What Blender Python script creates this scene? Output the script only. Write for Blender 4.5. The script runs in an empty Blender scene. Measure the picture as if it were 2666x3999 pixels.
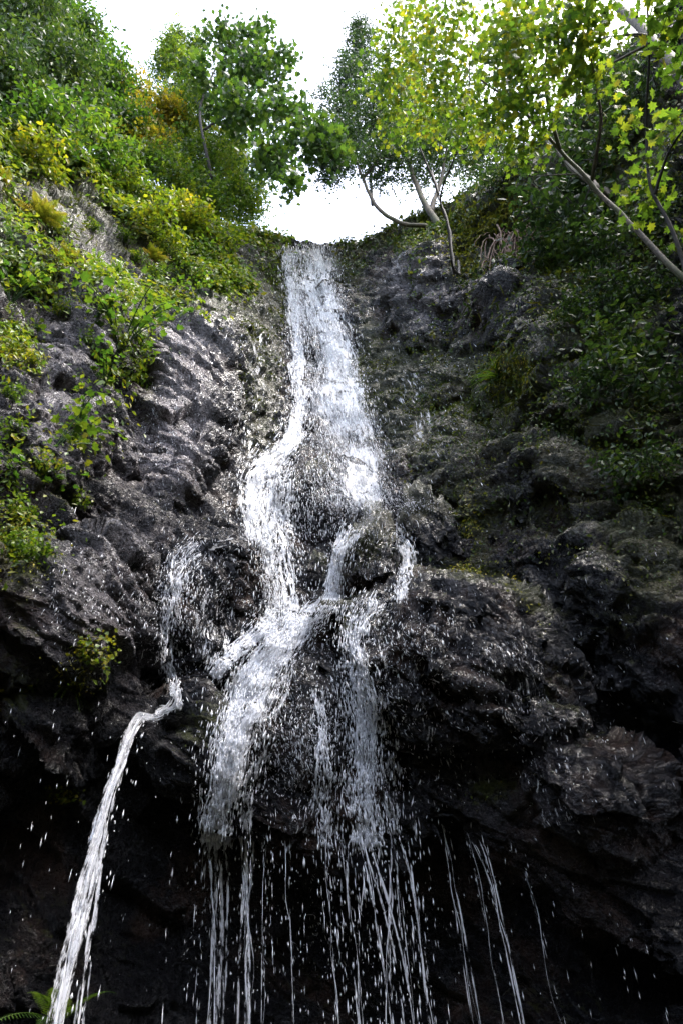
import bpy, math, random
import numpy as np
from mathutils import Vector, Matrix
from mathutils.bvhtree import BVHTree

# ------------------------------------------------------------------ camera, sky, sun, exposure
SC = bpy.context.scene
COL = SC.collection
RW, RH, FPX = 682.0, 1024.0, 718.0
PITCH, ROLL = 40.0, -4.0
CAM = np.array([0.0, 0.0, 1.6])
cam_data = bpy.data.cameras.new('camera')
cam = bpy.data.objects.new('camera', cam_data)
COL.objects.link(cam)
MR = Matrix.Rotation(math.radians(90 + PITCH), 4, 'X') @ Matrix.Rotation(math.radians(ROLL), 4, 'Z')
cam.matrix_world = Matrix.Translation(CAM.tolist()) @ MR
cam_data.sensor_fit = 'VERTICAL'
cam_data.sensor_height = 36.0
cam_data.lens = 36.0 * FPX / RH
cam_data.clip_start = 0.05
cam_data.clip_end = 2000
SC.camera = cam

SUN_EL, SUN_AZ = 62.0, 110.0            # degrees; azimuth measured from the view axis (+Y) towards +X
world = bpy.data.worlds.new('World')
SC.world = world
world.use_nodes = True
wn, wl = world.node_tree.nodes, world.node_tree.links
wn.clear()
w_out = wn.new('ShaderNodeOutputWorld')
w_bg = wn.new('ShaderNodeBackground')
w_sky = wn.new('ShaderNodeTexSky')
w_sky.sky_type = 'NISHITA'
w_sky.sun_disc = False
w_sky.sun_elevation = math.radians(SUN_EL)
w_sky.sun_rotation = math.radians(SUN_AZ)
w_sky.dust_density = 4.0
w_sky.air_density = 1.0
w_hsv = wn.new('ShaderNodeHueSaturation')      # thin white overcast: the blue is mostly lost
w_hsv.inputs['Saturation'].default_value = 0.75
w_hsv.inputs['Value'].default_value = 1.25
w_bg.inputs['Strength'].default_value = 0.15
wl.new(w_sky.outputs[0], w_hsv.inputs['Color'])
wl.new(w_hsv.outputs[0], w_bg.inputs['Color'])
wl.new(w_bg.outputs[0], w_out.inputs['Surface'])

sun_data = bpy.data.lights.new('sun', 'SUN')
sun_data.energy = 1.0
sun_data.angle = math.radians(14)
sun_data.color = (1.0, 0.97, 0.92)
sun = bpy.data.objects.new('sun', sun_data)
COL.objects.link(sun)
_sd = Vector((math.sin(math.radians(SUN_AZ)) * math.cos(math.radians(SUN_EL)),
              math.cos(math.radians(SUN_AZ)) * math.cos(math.radians(SUN_EL)), math.sin(math.radians(SUN_EL))))
sun.rotation_euler = _sd.to_track_quat('Z', 'Y').to_euler()
sun.location = (0, 0, 40)

SC.view_settings.view_transform = 'Standard'
SC.view_settings.look = 'None'
SC.view_settings.exposure = 2.5
SC.view_settings.gamma = 1.0
SC.view_settings.use_curve_mapping = False
SC.cycles.max_bounces = 8
SC.cycles.transparent_max_bounces = 24

# ------------------------------------------------------------------ small helpers
R3 = np.array(MR.to_3x3())
rng = np.random.default_rng(7)
random.seed(7)

def ray(px, py):
    """Unit-less view direction(s) through a point of the photograph (682 x 1024 grid)."""
    px = np.asarray(px, float); py = np.asarray(py, float)
    d = np.stack([(px - RW / 2) / FPX, (RH / 2 - py) / FPX, -np.ones_like(px)], -1)
    return d @ R3.T

def at_rho(px, py, rho):
    """Point seen at (px, py) that stands at horizontal distance rho from the viewer."""
    d = ray(px, py)
    t = np.asarray(rho, float) / np.hypot(d[..., 0], d[..., 1])
    return CAM + d * t[..., None]

def proj(P):
    q = (np.asarray(P, float) - CAM) @ R3
    z = np.where(-q[..., 2] < 1e-3, 1e-3, -q[..., 2])
    return RW / 2 + FPX * q[..., 0] / z, RH / 2 - FPX * q[..., 1] / z

def hash3(ix, iy, iz, seed):
    h = (ix.astype(np.int64) * 374761393 + iy.astype(np.int64) * 668265263 + iz.astype(np.int64) * 2147483647 + seed * 1274126177) & 0xffffffff
    h = ((h ^ (h >> 13)) * 1274126177) & 0xffffffff
    h = ((h ^ (h >> 16)) * 2246822519) & 0xffffffff
    return (h ^ (h >> 15)) & 0xffffffff

def h01(ix, iy, iz, seed):
    return hash3(ix, iy, iz, seed) / 4294967295.0

def vnoise(P, scale, seed=0):
    """Value noise in -1..1 at points P, feature size `scale` metres."""
    q = np.asarray(P) / scale
    i = np.floor(q).astype(np.int64); f = q - i
    f = f * f * f * (f * (f * 6 - 15) + 10)
    out = 0
    for dx in (0, 1):
        for dy in (0, 1):
            for dz in (0, 1):
                w = (f[..., 0] if dx else 1 - f[..., 0]) * (f[..., 1] if dy else 1 - f[..., 1]) * (f[..., 2] if dz else 1 - f[..., 2])
                out = out + w * h01(i[..., 0] + dx, i[..., 1] + dy, i[..., 2] + dz, seed)
    return out * 2 - 1

def fbm(P, scale, octv=4, seed=0, gain=0.5):
    a, s, tot = 1.0, scale, 0.0
    r = 0
    for k in range(octv):
        r = r + a * vnoise(P, s, seed + 17 * k); tot += a
        a *= gain; s *= 0.5
    return r / tot

def facets(P, scale, seed, stretch=(1, 1, 1), ident=False):
    """Blocky rock: nearest random cell's tilted plane. Returns (height, crack) with crack in 0..1."""
    q = np.asarray(P) / (scale * np.asarray(stretch))
    i = np.floor(q).astype(np.int64)
    n = len(q)
    best = np.full(n, 9e9); second = np.full(n, 9e9); hgt = np.zeros(n); cid = np.zeros(n)
    for dx in (-1, 0, 1):
        for dy in (-1, 0, 1):
            for dz in (-1, 0, 1):
                c = i + np.array([dx, dy, dz])
                a = [h01(c[:, 0], c[:, 1], c[:, 2], seed + k) for k in range(4)]
                off = q - (c + np.stack(a[:3], -1))
                d = np.einsum('ij,ij->i', off, off)
                tl = np.stack([h01(c[:, 0], c[:, 1], c[:, 2], seed + 9 + k) for k in range(3)], -1) - 0.5
                h = (a[3] - 0.5) + np.einsum('ij,ij->i', off, tl) * 1.5
                m = d < best
                second = np.where(m, best, np.minimum(second, d))
                hgt = np.where(m, h, hgt)
                if ident: cid = np.where(m, a[3], cid)
                best = np.where(m, d, best)
    e = np.sqrt(second) - np.sqrt(best)
    return (hgt, np.clip(1 - e / 0.06, 0, 1)) if not ident else (hgt, np.clip(1 - e / 0.06, 0, 1), cid)

def mesh_np(name, V, F, mat=None, parent=None, smooth=True, attrs=None, link=True):
    """Fast mesh: V (n,3); F (m,k) with k 3 or 4, or a list of such arrays."""
    me = bpy.data.meshes.new(name)
    Fs = F if isinstance(F, list) else [F]
    Fs = [np.asarray(f, np.int32) for f in Fs if len(f)]
    V = np.asarray(V, np.float32)
    nl = sum(f.size for f in Fs); nf = sum(len(f) for f in Fs)
    me.vertices.add(len(V)); me.vertices.foreach_set('co', V.ravel())
    me.loops.add(nl); me.loops.foreach_set('vertex_index', np.concatenate([f.ravel() for f in Fs]))
    me.polygons.add(nf)
    tot = np.concatenate([np.full(len(f), f.shape[1], np.int32) for f in Fs])
    st = np.concatenate([[0], np.cumsum(tot)[:-1]]).astype(np.int32)
    me.polygons.foreach_set('loop_start', st)
    me.polygons.foreach_set('use_smooth', np.full(nf, smooth))
    for k, a in (attrs or {}).items():
        a = np.asarray(a, np.float32)
        if a.ndim == 1:
            me.attributes.new(k, 'FLOAT', 'POINT').data.foreach_set('value', a)
        else:
            me.attributes.new(k, 'FLOAT_COLOR', 'POINT').data.foreach_set('color', a.ravel())
    me.update(calc_edges=True)
    if mat is not None:
        me.materials.append(mat)
    if not link:
        return me
    o = bpy.data.objects.new(name, me)
    COL.objects.link(o)
    if parent is not None:
        o.parent = parent
    return o

def tag(o, label=None, cat=None, group=None, kind=None):
    if label: o['label'] = label
    if cat: o['category'] = cat
    if group: o['group'] = group
    if kind: o['kind'] = kind
    return o

def thing(name, loc, label, cat, group=None):
    o = bpy.data.objects.new(name, None)
    COL.objects.link(o)
    o.location = tuple(float(v) for v in loc)
    o.empty_display_size = 0.2
    return tag(o, label, cat, group)

def adopt(o, root):
    """o's vertices are in world space: make it a child of root without moving it."""
    me = o.data
    v = np.empty(len(me.vertices) * 3, np.float32)
    me.vertices.foreach_get('co', v)
    v = v.reshape(-1, 3) - np.array(root.location, np.float32)
    me.vertices.foreach_set('co', v.ravel())
    me.update()
    o.parent = root
    return o

class Bag:
    """Collects triangles/quads of many small shapes into one mesh."""
    def __init__(s): s.V = []; s.T = []; s.Q = []; s.n = 0; s.A = []
    def add(s, V, T=None, Q=None, a=None):
        V = np.asarray(V, float).reshape(-1, 3)
        if T is not None and len(T): s.T.append(np.asarray(T) + s.n)
        if Q is not None and len(Q): s.Q.append(np.asarray(Q) + s.n)
        s.V.append(V); s.n += len(V)
        if a is not None: s.A.append(np.broadcast_to(a, (len(V),)))
    def build(s, name, mat, parent=None, smooth=True, attr=None, link=True):
        F = []
        if s.T: F.append(np.concatenate(s.T))
        if s.Q: F.append(np.concatenate(s.Q))
        at = {attr: np.concatenate(s.A)} if attr and s.A else None
        return mesh_np(name, np.concatenate(s.V), F, mat, parent, smooth, at, link)

def frame_of(d):
    d = d / (np.linalg.norm(d) + 1e-9)
    a = np.array([0, 0, 1.0]) if abs(d[2]) < 0.9 else np.array([1.0, 0, 0])
    u = np.cross(a, d); u /= np.linalg.norm(u)
    return u, np.cross(d, u), d

def tube(bag, pts, rad, sides=6, a=None, closed=True):
    pts = np.asarray(pts, float); rad = np.broadcast_to(rad, (len(pts),))
    n = len(pts)
    tan = np.gradient(pts, axis=0)
    u, v, _ = frame_of(tan[0])
    ang = np.arange(sides) * 2 * math.pi / sides
    rings = []
    for k in range(n):
        t = tan[k] / (np.linalg.norm(tan[k]) + 1e-9)
        u = u - t * np.dot(u, t); u /= np.linalg.norm(u) + 1e-9
        v = np.cross(t, u)
        rings.append(pts[k] + rad[k] * (np.cos(ang)[:, None] * u + np.sin(ang)[:, None] * v))
    V = np.concatenate(rings)
    j = np.arange(sides); j2 = (j + 1) % sides
    Q = np.concatenate([np.stack([k * sides + j, k * sides + j2, (k + 1) * sides + j2, (k + 1) * sides + j], -1) for k in range(n - 1)])
    T = None
    if closed:
        V = np.concatenate([V, pts[:1], pts[-1:]])
        T = np.concatenate([np.stack([np.full(sides, n * sides), j2, j], -1),
                            np.stack([np.full(sides, n * sides + 1), (n - 1) * sides + j, (n - 1) * sides + j2], -1)])
    bag.add(V, T, Q, a)

def crom(P, t):
    """Catmull-Rom through P (n, ...) at parameters t (0..n-1)."""
    P = np.asarray(P, float); n = len(P)
    i = np.clip(np.floor(t).astype(int), 0, n - 2); f = (t - i)
    f = f.reshape(f.shape + (1,) * (P.ndim - 1))
    g = lambda k: P[np.clip(k, 0, n - 1)]
    p0, p1, p2, p3 = g(i - 1), g(i), g(i + 1), g(i + 2)
    return 0.5 * (2 * p1 + (p2 - p0) * f + (2 * p0 - 5 * p1 + 4 * p2 - p3) * f ** 2 + (3 * p1 - p0 - 3 * p2 + p3) * f ** 3)

def path3(pix, n=40):
    """Smooth 3-D polyline through (px, py, rho) points."""
    P = np.array([at_rho(a, b, c) for a, b, c in pix])
    return crom(P, np.linspace(0, len(P) - 1, n))

# ------------------------------------------------------------------ materials
def new_mat(name):
    m = bpy.data.materials.new(name); m.use_nodes = True
    nt = m.node_tree; nt.nodes.clear()
    out = nt.nodes.new('ShaderNodeOutputMaterial')
    return m, nt, nt.nodes, nt.links, out

def nd(nt, typ, ins=None, **props):
    n = nt.nodes.new(typ)
    for k, v in props.items(): setattr(n, k, v)
    for k, v in (ins or {}).items():
        s = n.inputs[k]
        if isinstance(v, bpy.types.NodeSocket): nt.links.new(v, s)
        else: s.default_value = v
    return n

def ramp(nt, fac, stops, interp='LINEAR'):
    r = nt.nodes.new('ShaderNodeValToRGB'); r.color_ramp.interpolation = interp
    e = r.color_ramp.elements
    while len(e) < len(stops): e.new(0.5)
    for k, (p, c) in enumerate(stops):
        e[k].position = p
        e[k].color = (c, c, c, 1) if np.isscalar(c) else (*c, 1)
    nt.links.new(fac, r.inputs[0])
    return r.outputs[0]

def math_n(nt, op, a, b=0.0, c=None):
    n = nt.nodes.new('ShaderNodeMath'); n.operation = op
    for k, v in enumerate((a, b) if c is None else (a, b, c)):
        if isinstance(v, bpy.types.NodeSocket): nt.links.new(v, n.inputs[k])
        else: n.inputs[k].default_value = v
    return n.outputs[0]

def mix_c(nt, fac, a, b, mode='MIX'):
    n = nt.nodes.new('ShaderNodeMix'); n.data_type = 'RGBA'; n.blend_type = mode
    for sock, v in ((n.inputs[0], fac), (n.inputs[6], a), (n.inputs[7], b)):
        if isinstance(v, bpy.types.NodeSocket): nt.links.new(v, sock)
        elif np.isscalar(v): sock.default_value = v
        else: sock.default_value = (*v, 1)
    return n.outputs[2]

def rock_material(name, c_lo, c_hi, moss_lo, moss_hi, wet=0.6, bump=1.0):
    m, nt, N, L, out = new_mat(name)
    pos = nd(nt, 'ShaderNodeNewGeometry').outputs['Position']
    A = lambda k: nd(nt, 'ShaderNodeAttribute', attribute_name=k).outputs['Fac']
    moss, pale, wetm = A('moss'), A('pale'), A('wet')
    n1 = nd(nt, 'ShaderNodeTexNoise', {'Vector': pos, 'Scale': 1.3, 'Detail': 6.0, 'Roughness': 0.6}).outputs['Fac']
    n2 = nd(nt, 'ShaderNodeTexNoise', {'Vector': pos, 'Scale': 14.0, 'Detail': 7.0, 'Roughness': 0.7}).outputs['Fac']
    n3 = nd(nt, 'ShaderNodeTexNoise', {'Vector': pos, 'Scale': 55.0, 'Detail': 4.0, 'Roughness': 0.65}).outputs['Fac']
    stretch = nd(nt, 'ShaderNodeMapping', {'Vector': pos, 'Scale': (9.0, 9.0, 1.6)}).outputs[0]
    n4 = nd(nt, 'ShaderNodeTexNoise', {'Vector': stretch, 'Scale': 2.2, 'Detail': 5.0, 'Roughness': 0.6}).outputs['Fac']
    vor = nd(nt, 'ShaderNodeTexVoronoi', {'Vector': pos, 'Scale': 24.0, 'Randomness': 1.0}).outputs['Distance']
    rock = mix_c(nt, ramp(nt, n2, [(0.3, 0.0), (0.7, 1.0)]), c_lo, c_hi)
    rock = mix_c(nt, math_n(nt, 'MULTIPLY', ramp(nt, n1, [(0.5, 0.0), (0.62, 1.0)]), 0.55), rock, (0.085, 0.052, 0.038))
    rock = mix_c(nt, math_n(nt, 'MULTIPLY', ramp(nt, n4, [(0.52, 0.0), (0.66, 1.0)]), 0.6), rock, (0.010, 0.010, 0.012))
    rock = mix_c(nt, math_n(nt, 'MULTIPLY', pale, ramp(nt, math_n(nt, 'MULTIPLY_ADD', n3, 0.5, math_n(nt, 'MULTIPLY', n2, 0.6)), [(0.44, 0.0), (0.60, 1.0)])), rock, (0.42, 0.385, 0.41))  # light grey also carries the left wall's painted sky sheen
    mcol = mix_c(nt, ramp(nt, n3, [(0.3, 0.0), (0.7, 1.0)]), moss_lo, moss_hi)
    mcol = mix_c(nt, ramp(nt, n1, [(0.45, 0.0), (0.65, 0.5)]), mcol, (0.075, 0.055, 0.016))
    mm = math_n(nt, 'ADD', moss, math_n(nt, 'MULTIPLY', math_n(nt, 'SUBTRACT', n2, 0.5), 1.5))
    mm = ramp(nt, mm, [(0.36, 0.0), (0.56, 1.0)])
    col = mix_c(nt, mm, rock, mcol)
    # wet film: glossy where the rock runs with water, broken up by lumps of rock and moss
    rough = math_n(nt, 'MULTIPLY_ADD', n3, 0.30, math_n(nt, 'MULTIPLY_ADD', wetm, -0.22, 0.24))
    rough = math_n(nt, 'MULTIPLY_ADD', mm, 0.18, rough)
    h = math_n(nt, 'ADD', math_n(nt, 'MULTIPLY', n2, 1.1), math_n(nt, 'MULTIPLY', n3, 0.9))
    h = math_n(nt, 'ADD', h, math_n(nt, 'MULTIPLY', vor, -0.5))
    b = nd(nt, 'ShaderNodeBump', {'Height': h, 'Strength': bump, 'Distance': 0.11})
    coat = math_n(nt, 'MULTIPLY', ramp(nt, math_n(nt, 'ADD', n2, math_n(nt, 'MULTIPLY', math_n(nt, 'SUBTRACT', wetm, 0.6), 0.5)), [(0.42, 0.0), (0.58, 1.0)]), wet * 0.7)
    p = nd(nt, 'ShaderNodeBsdfPrincipled', {'Base Color': col, 'Roughness': rough, 'Normal': b.outputs[0],
                                            'Specular IOR Level': 0.38, 'Coat Weight': coat, 'Coat Roughness': 0.08, 'Coat Normal': b.outputs[0], 'Coat IOR': 1.33})
    L.new(p.outputs[0], out.inputs['Surface'])
    return m

def leaf_material(name, cols, trans=0.5, rough=0.45):
    """Leaf: colour varies leaf by leaf through the 'tone' attribute; thin, so it lets light through."""
    m, nt, N, L, out = new_mat(name)
    tone = nd(nt, 'ShaderNodeAttribute', attribute_name='tone').outputs['Fac']
    oi = nd(nt, 'ShaderNodeObjectInfo').outputs['Random']
    pos = nd(nt, 'ShaderNodeNewGeometry').outputs['Position']
    n1 = nd(nt, 'ShaderNodeTexNoise', {'Vector': pos, 'Scale': 1.4, 'Detail': 3.0}).outputs['Fac']
    t = math_n(nt, 'ADD', math_n(nt, 'MULTIPLY', tone, 0.7), math_n(nt, 'MULTIPLY', math_n(nt, 'SUBTRACT', n1, 0.5), 1.0))
    t = math_n(nt, 'ADD', t, math_n(nt, 'MULTIPLY', math_n(nt, 'SUBTRACT', oi, 0.5), 0.35))
    t = math_n(nt, 'ADD', t, 0.15)
    k = len(cols)
    col = ramp(nt, t, [(i / (k - 1), c) for i, c in enumerate(cols)])
    p = nd(nt, 'ShaderNodeBsdfPrincipled', {'Base Color': col, 'Roughness': rough, 'Specular IOR Level': 0.35})
    tcol = mix_c(nt, 1.0, col, (1.0, 1.0, 0.45), 'MULTIPLY')
    tcol = nd(nt, 'ShaderNodeHueSaturation', {'Color': tcol, 'Value': 1.5, 'Saturation': 1.0}).outputs[0]
    tr = nd(nt, 'ShaderNodeBsdfTranslucent', {'Color': tcol})
    mx = nd(nt, 'ShaderNodeMixShader', {0: trans, 1: p.outputs[0], 2: tr.outputs[0]})
    L.new(mx.outputs[0], out.inputs['Surface'])
    return m

def bark_material(name, c1, c2, scale=9.0, mossy=0.0):
    m, nt, N, L, out = new_mat(name)
    pos = nd(nt, 'ShaderNodeNewGeometry').outputs['Position']
    n1 = nd(nt, 'ShaderNodeTexNoise', {'Vector': pos, 'Scale': scale, 'Detail': 6.0, 'Roughness': 0.65}).outputs['Fac']
    n2 = nd(nt, 'ShaderNodeTexNoise', {'Vector': pos, 'Scale': 2.1, 'Detail': 4.0}).outputs['Fac']
    c = mix_c(nt, ramp(nt, n1, [(0.38, 0.0), (0.62, 1.0)]), c1, c2)
    c = mix_c(nt, math_n(nt, 'MULTIPLY', ramp(nt, n2, [(0.48, 0.0), (0.62, 1.0)]), mossy), c, (0.05, 0.06, 0.015))
    b = nd(nt, 'ShaderNodeBump', {'Height': n1, 'Strength': 0.6, 'Distance': 0.02})
    p = nd(nt, 'ShaderNodeBsdfPrincipled', {'Base Color': c, 'Roughness': 0.75, 'Normal': b.outputs[0]})
    L.new(p.outputs[0], out.inputs['Surface'])
    return m

def water_material(name, col=(0.93, 0.94, 0.97), alpha=1.0, veil=False, vscale=1.0, cut=(0.475, 0.585)):
    """Aerated white water: scatters light, glossy skin; a veil is torn into threads by noise."""
    m, nt, N, L, out = new_mat(name)
    p = nd(nt, 'ShaderNodeBsdfPrincipled', {'Base Color': (*col, 1), 'Roughness': 0.22, 'Specular IOR Level': 0.6})
    tr = nd(nt, 'ShaderNodeBsdfTranslucent', {'Color': (*col, 1)})
    mx = nd(nt, 'ShaderNodeMixShader', {0: 0.5, 1: p.outputs[0], 2: tr.outputs[0]})
    res = mx.outputs[0]
    wpos = nd(nt, 'ShaderNodeNewGeometry').outputs['Position']
    wst = nd(nt, 'ShaderNodeMapping', {'Vector': wpos, 'Scale': (1.0, 1.0, 0.35)}).outputs[0]
    air = nd(nt, 'ShaderNodeTexNoise', {'Vector': wst, 'Scale': 30.0, 'Detail': 4.0, 'Roughness': 0.7}).outputs['Fac']
    clear_t = nd(nt, 'ShaderNodeBsdfTransparent', {'Color': (0.75, 0.8, 0.85, 1)})
    clear_g = nd(nt, 'ShaderNodeBsdfGlossy', {'Color': (0.9, 0.93, 1.0, 1), 'Roughness': 0.08})
    clear = nd(nt, 'ShaderNodeMixShader', {0: 0.3, 1: clear_t.outputs[0], 2: clear_g.outputs[0]})
    airm = nd(nt, 'ShaderNodeMixShader', {0: ramp(nt, air, [(0.32, 0.35), (0.47, 1.0)]), 1: clear.outputs[0], 2: res})
    res = airm.outputs[0]
    if veil or alpha < 1:
        tp = nd(nt, 'ShaderNodeBsdfTransparent')
        if veil:
            at = lambda k: nd(nt, 'ShaderNodeAttribute', attribute_name=k).outputs['Fac']
            su, sv, dens = at('su'), at('sv'), at('dens')
            v1 = nd(nt, 'ShaderNodeCombineXYZ', {0: math_n(nt, 'MULTIPLY', su, 0.26), 1: math_n(nt, 'MULTIPLY', sv, 0.045), 2: 0.0}).outputs[0]
            v2 = nd(nt, 'ShaderNodeCombineXYZ', {0: math_n(nt, 'MULTIPLY', su, 0.60), 1: math_n(nt, 'MULTIPLY', sv, 0.17), 2: 3.7}).outputs[0]
            a1 = nd(nt, 'ShaderNodeTexNoise', {'Vector': v1, 'Scale': 1.0, 'Detail': 5.0, 'Roughness': 0.6, 'Distortion': 0.5}).outputs['Fac']
            a2 = nd(nt, 'ShaderNodeTexNoise', {'Vector': v2, 'Scale': 1.0, 'Detail': 3.0, 'Roughness': 0.6}).outputs['Fac']
            a = math_n(nt, 'ADD', math_n(nt, 'MULTIPLY', a1, 0.6), math_n(nt, 'MULTIPLY', a2, 0.4))
            a = math_n(nt, 'ADD', a, math_n(nt, 'MULTIPLY', math_n(nt, 'SUBTRACT', dens, 0.5), 0.45))
            fac = math_n(nt, 'MULTIPLY', ramp(nt, a, [(cut[0], 0.0), (cut[1], 1.0)]), alpha)
            fac = math_n(nt, 'MULTIPLY', fac, math_n(nt, 'MINIMUM', math_n(nt, 'MULTIPLY', dens, 5.0), 1.0))
        else:
            fac = alpha
        m2 = nd(nt, 'ShaderNodeMixShader', {0: fac, 1: tp.outputs[0], 2: res})
        res = m2.outputs[0]
    L.new(res, out.inputs['Surface'])
    return m

M_ROCK = rock_material('wet_dark_rock', (0.0055, 0.0057, 0.007), (0.022, 0.0205, 0.024), (0.012, 0.016, 0.005), (0.060, 0.068, 0.015), wet=1.0, bump=1.0)
M_WATER = water_material('white_water')
M_VEIL = water_material('water_veil', veil=True, alpha=0.95)
M_SOFT = water_material('soft_water_veil', veil=True, alpha=0.75, cut=(0.38, 0.78))

# ------------------------------------------------------------------ the cliff: one gorge amphitheatre in three faces
# control net: per column, (py, rho) for base rows ... ; ledge_back is a distance behind the ledge edge
NET = [  # px, R1      R2        R3        R4        R5        R6        R7       back  R9        R10       R11       R12       R13
 (-170, (1024,5.15),(930,5.23),(720,5.14),(690,4.90),(650,4.9),(600,5.0),(560,5.1),0.1,(500,5.3),(400,5.8),(290,6.4),(180,7.2),(70,9.0)),
 (-70, (1024,5.65),(930,5.69),(705,5.60),(675,5.30),(640,5.3),(600,5.4),(560,5.5),0.1,(505,5.7),(410,6.1),(305,6.7),(200,7.6),(100,9.4)),
 (0, (1024,6.05),(930,6.05),(700,5.96),(670,5.60),(640,5.6),(605,5.65),(560,5.8),0.1,(510,6.0),(420,6.4),(320,7.1),(220,8.0),(125,9.8)),
 (50, (1024,6.35),(930,6.27),(705,6.04),(682,5.65),(655,5.65),(615,5.7),(565,5.9),0.15,(515,6.2),(425,6.6),(330,7.3),(230,8.3),(140,10.0)),
 (100, (1024,6.55),(930,6.50),(720,6.22),(690,5.95),(660,5.9),(620,5.95),(575,6.1),0.2,(520,6.5),(430,7.0),(340,7.7),(245,8.7),(165,10.3)),
 (150, (1024,6.75),(934,6.68),(787,6.46),(757,6.11),(733,6.1),(712,6.3),(690,6.6),0.2,(545,6.8),(440,7.6),(350,8.3),(262,9.1),(190,10.5)),
 (210, (1024,6.85),(944,6.82),(843,6.58),(818,6.12),(756,6.1),(705,6.3),(668,6.7),0.4,(545,7.0),(450,8.0),(355,8.8),(280,9.4),(215,10.5)),
 (262, (1024,6.95),(952,6.90),(867,6.66),(837,6.19),(763,6.1),(695,6.3),(635,6.9),0.7,(545,7.7),(450,8.7),(360,9.6),(290,10.2),(238,10.9)),
 (305, (1024,6.95),(959,6.90),(880,6.66),(850,6.20),(766,6.05),(685,6.2),(618,6.6),1.0,(545,8.0),(445,9.1),(355,10.0),(295,10.6),(247,11.2)),
 (350, (1024,6.95),(953,6.90),(871,6.66),(841,6.19),(759,6.0),(675,6.1),(606,6.5),1.0,(540,7.8),(445,9.1),(355,9.9),(292,10.5),(244,11.1)),
 (405, (1024,6.85),(945,6.80),(853,6.56),(825,6.08),(752,5.9),(672,5.95),(600,6.4),0.8,(535,7.5),(445,8.6),(350,9.4),(282,9.8),(222,10.6)),
 (460, (1024,6.75),(936,6.71),(855,6.48),(825,6.01),(755,5.8),(682,5.85),(608,6.3),0.6,(540,7.1),(445,8.0),(350,8.7),(270,9.2),(196,10.2)),
 (520, (1024,6.55),(930,6.58),(890,6.42),(862,6.00),(792,5.8),(725,5.9),(655,6.2),0.5,(565,6.7),(455,7.5),(350,8.2),(260,8.7),(155,10.0)),
 (580, (1024,6.35),(955,6.46),(930,6.30),(905,6.00),(842,5.85),(780,5.9),(722,6.1),0.3,(600,6.4),(470,7.0),(350,7.6),(240,8.2),(100,9.2)),
 (640, (1024,6.05),(970,6.19),(950,6.04),(932,5.80),(892,5.8),(848,5.85),(800,6.0),0.15,(640,6.1),(490,6.6),(350,7.1),(220,7.6),(30,8.4)),
 (710, (1024,5.75),(975,5.92),(955,5.78),(940,5.60),(905,5.6),(860,5.65),(815,5.75),0.1,(650,5.8),(500,6.2),(350,6.6),(200,7.1),(-30,7.8)),
 (800, (1024,5.35),(975,5.50),(958,5.42),(942,5.30),(910,5.3),(870,5.35),(830,5.4),0.1,(660,5.4),(505,5.7),(345,6.1),(180,6.6),(-90,7.2)),
]
def net_points():
    cols = []
    for c in NET:
        px = c[0]; pts = []
        r1 = at_rho(px, c[1][0], c[1][1])
        base = r1.copy(); base[2] = -0.6
        pts.append(base)
        for k in range(1, 8): pts.append(at_rho(px, *c[k]))
        e = pts[-1].copy(); d = np.array([e[0], e[1], 0.0]); d /= np.linalg.norm(d)
        pts.append(e + d * c[8] + np.array([0, 0, 0.10 + 0.08 * c[8]]))
        for k in range(9, 14): pts.append(at_rho(px, *c[k]))
        t = pts[-1]; d = np.array([t[0], t[1], 0.0]); d /= np.linalg.norm(d)
        for back, up in ((1.6, 0.15), (8.0, 0.8)):
            pts.append(t + d * back + np.array([0, 0, up * (1.0 if abs(px - 310) < 60 else 2.5)]))
        cols.append(np.array(pts))
    # the gorge walls run on past the viewer on both sides
    def side(col, turns):
        out = []
        for deg, mul in turns:
            a = math.radians(deg); c_, s_ = math.cos(a), math.sin(a)
            q = col.copy(); q[:, 0] = (col[:, 0] * c_ + col[:, 1] * s_) * mul; q[:, 1] = (-col[:, 0] * s_ + col[:, 1] * c_) * mul
            out.append(q)
        return out
    left = side(cols[0], [(-62, 1.35), (-38, 1.05), (-18, 0.97)])
    right = side(cols[-1], [(18, 0.97), (38, 1.05), (62, 1.35)])
    return np.array(left + cols + right)      # (columns, rows, 3)

NETP = net_points()
NCOL, NROW = NETP.shape[:2]

def spots(px, py, lst):
    """Sum of soft spots (x, y, rx, ry, amount[, tilt deg]) on the rock."""
    r = np.zeros_like(px)
    for s in lst:
        x, y, rx, ry, a = s[:5]
        t = math.radians(s[5]) if len(s) > 5 else 0.0
        dx, dy = px - x, py - y
        u = (dx * math.cos(t) + dy * math.sin(t)) / rx
        v = (-dx * math.sin(t) + dy * math.cos(t)) / ry
        r = r + a * np.exp(-(u * u + v * v))
    return r

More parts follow.
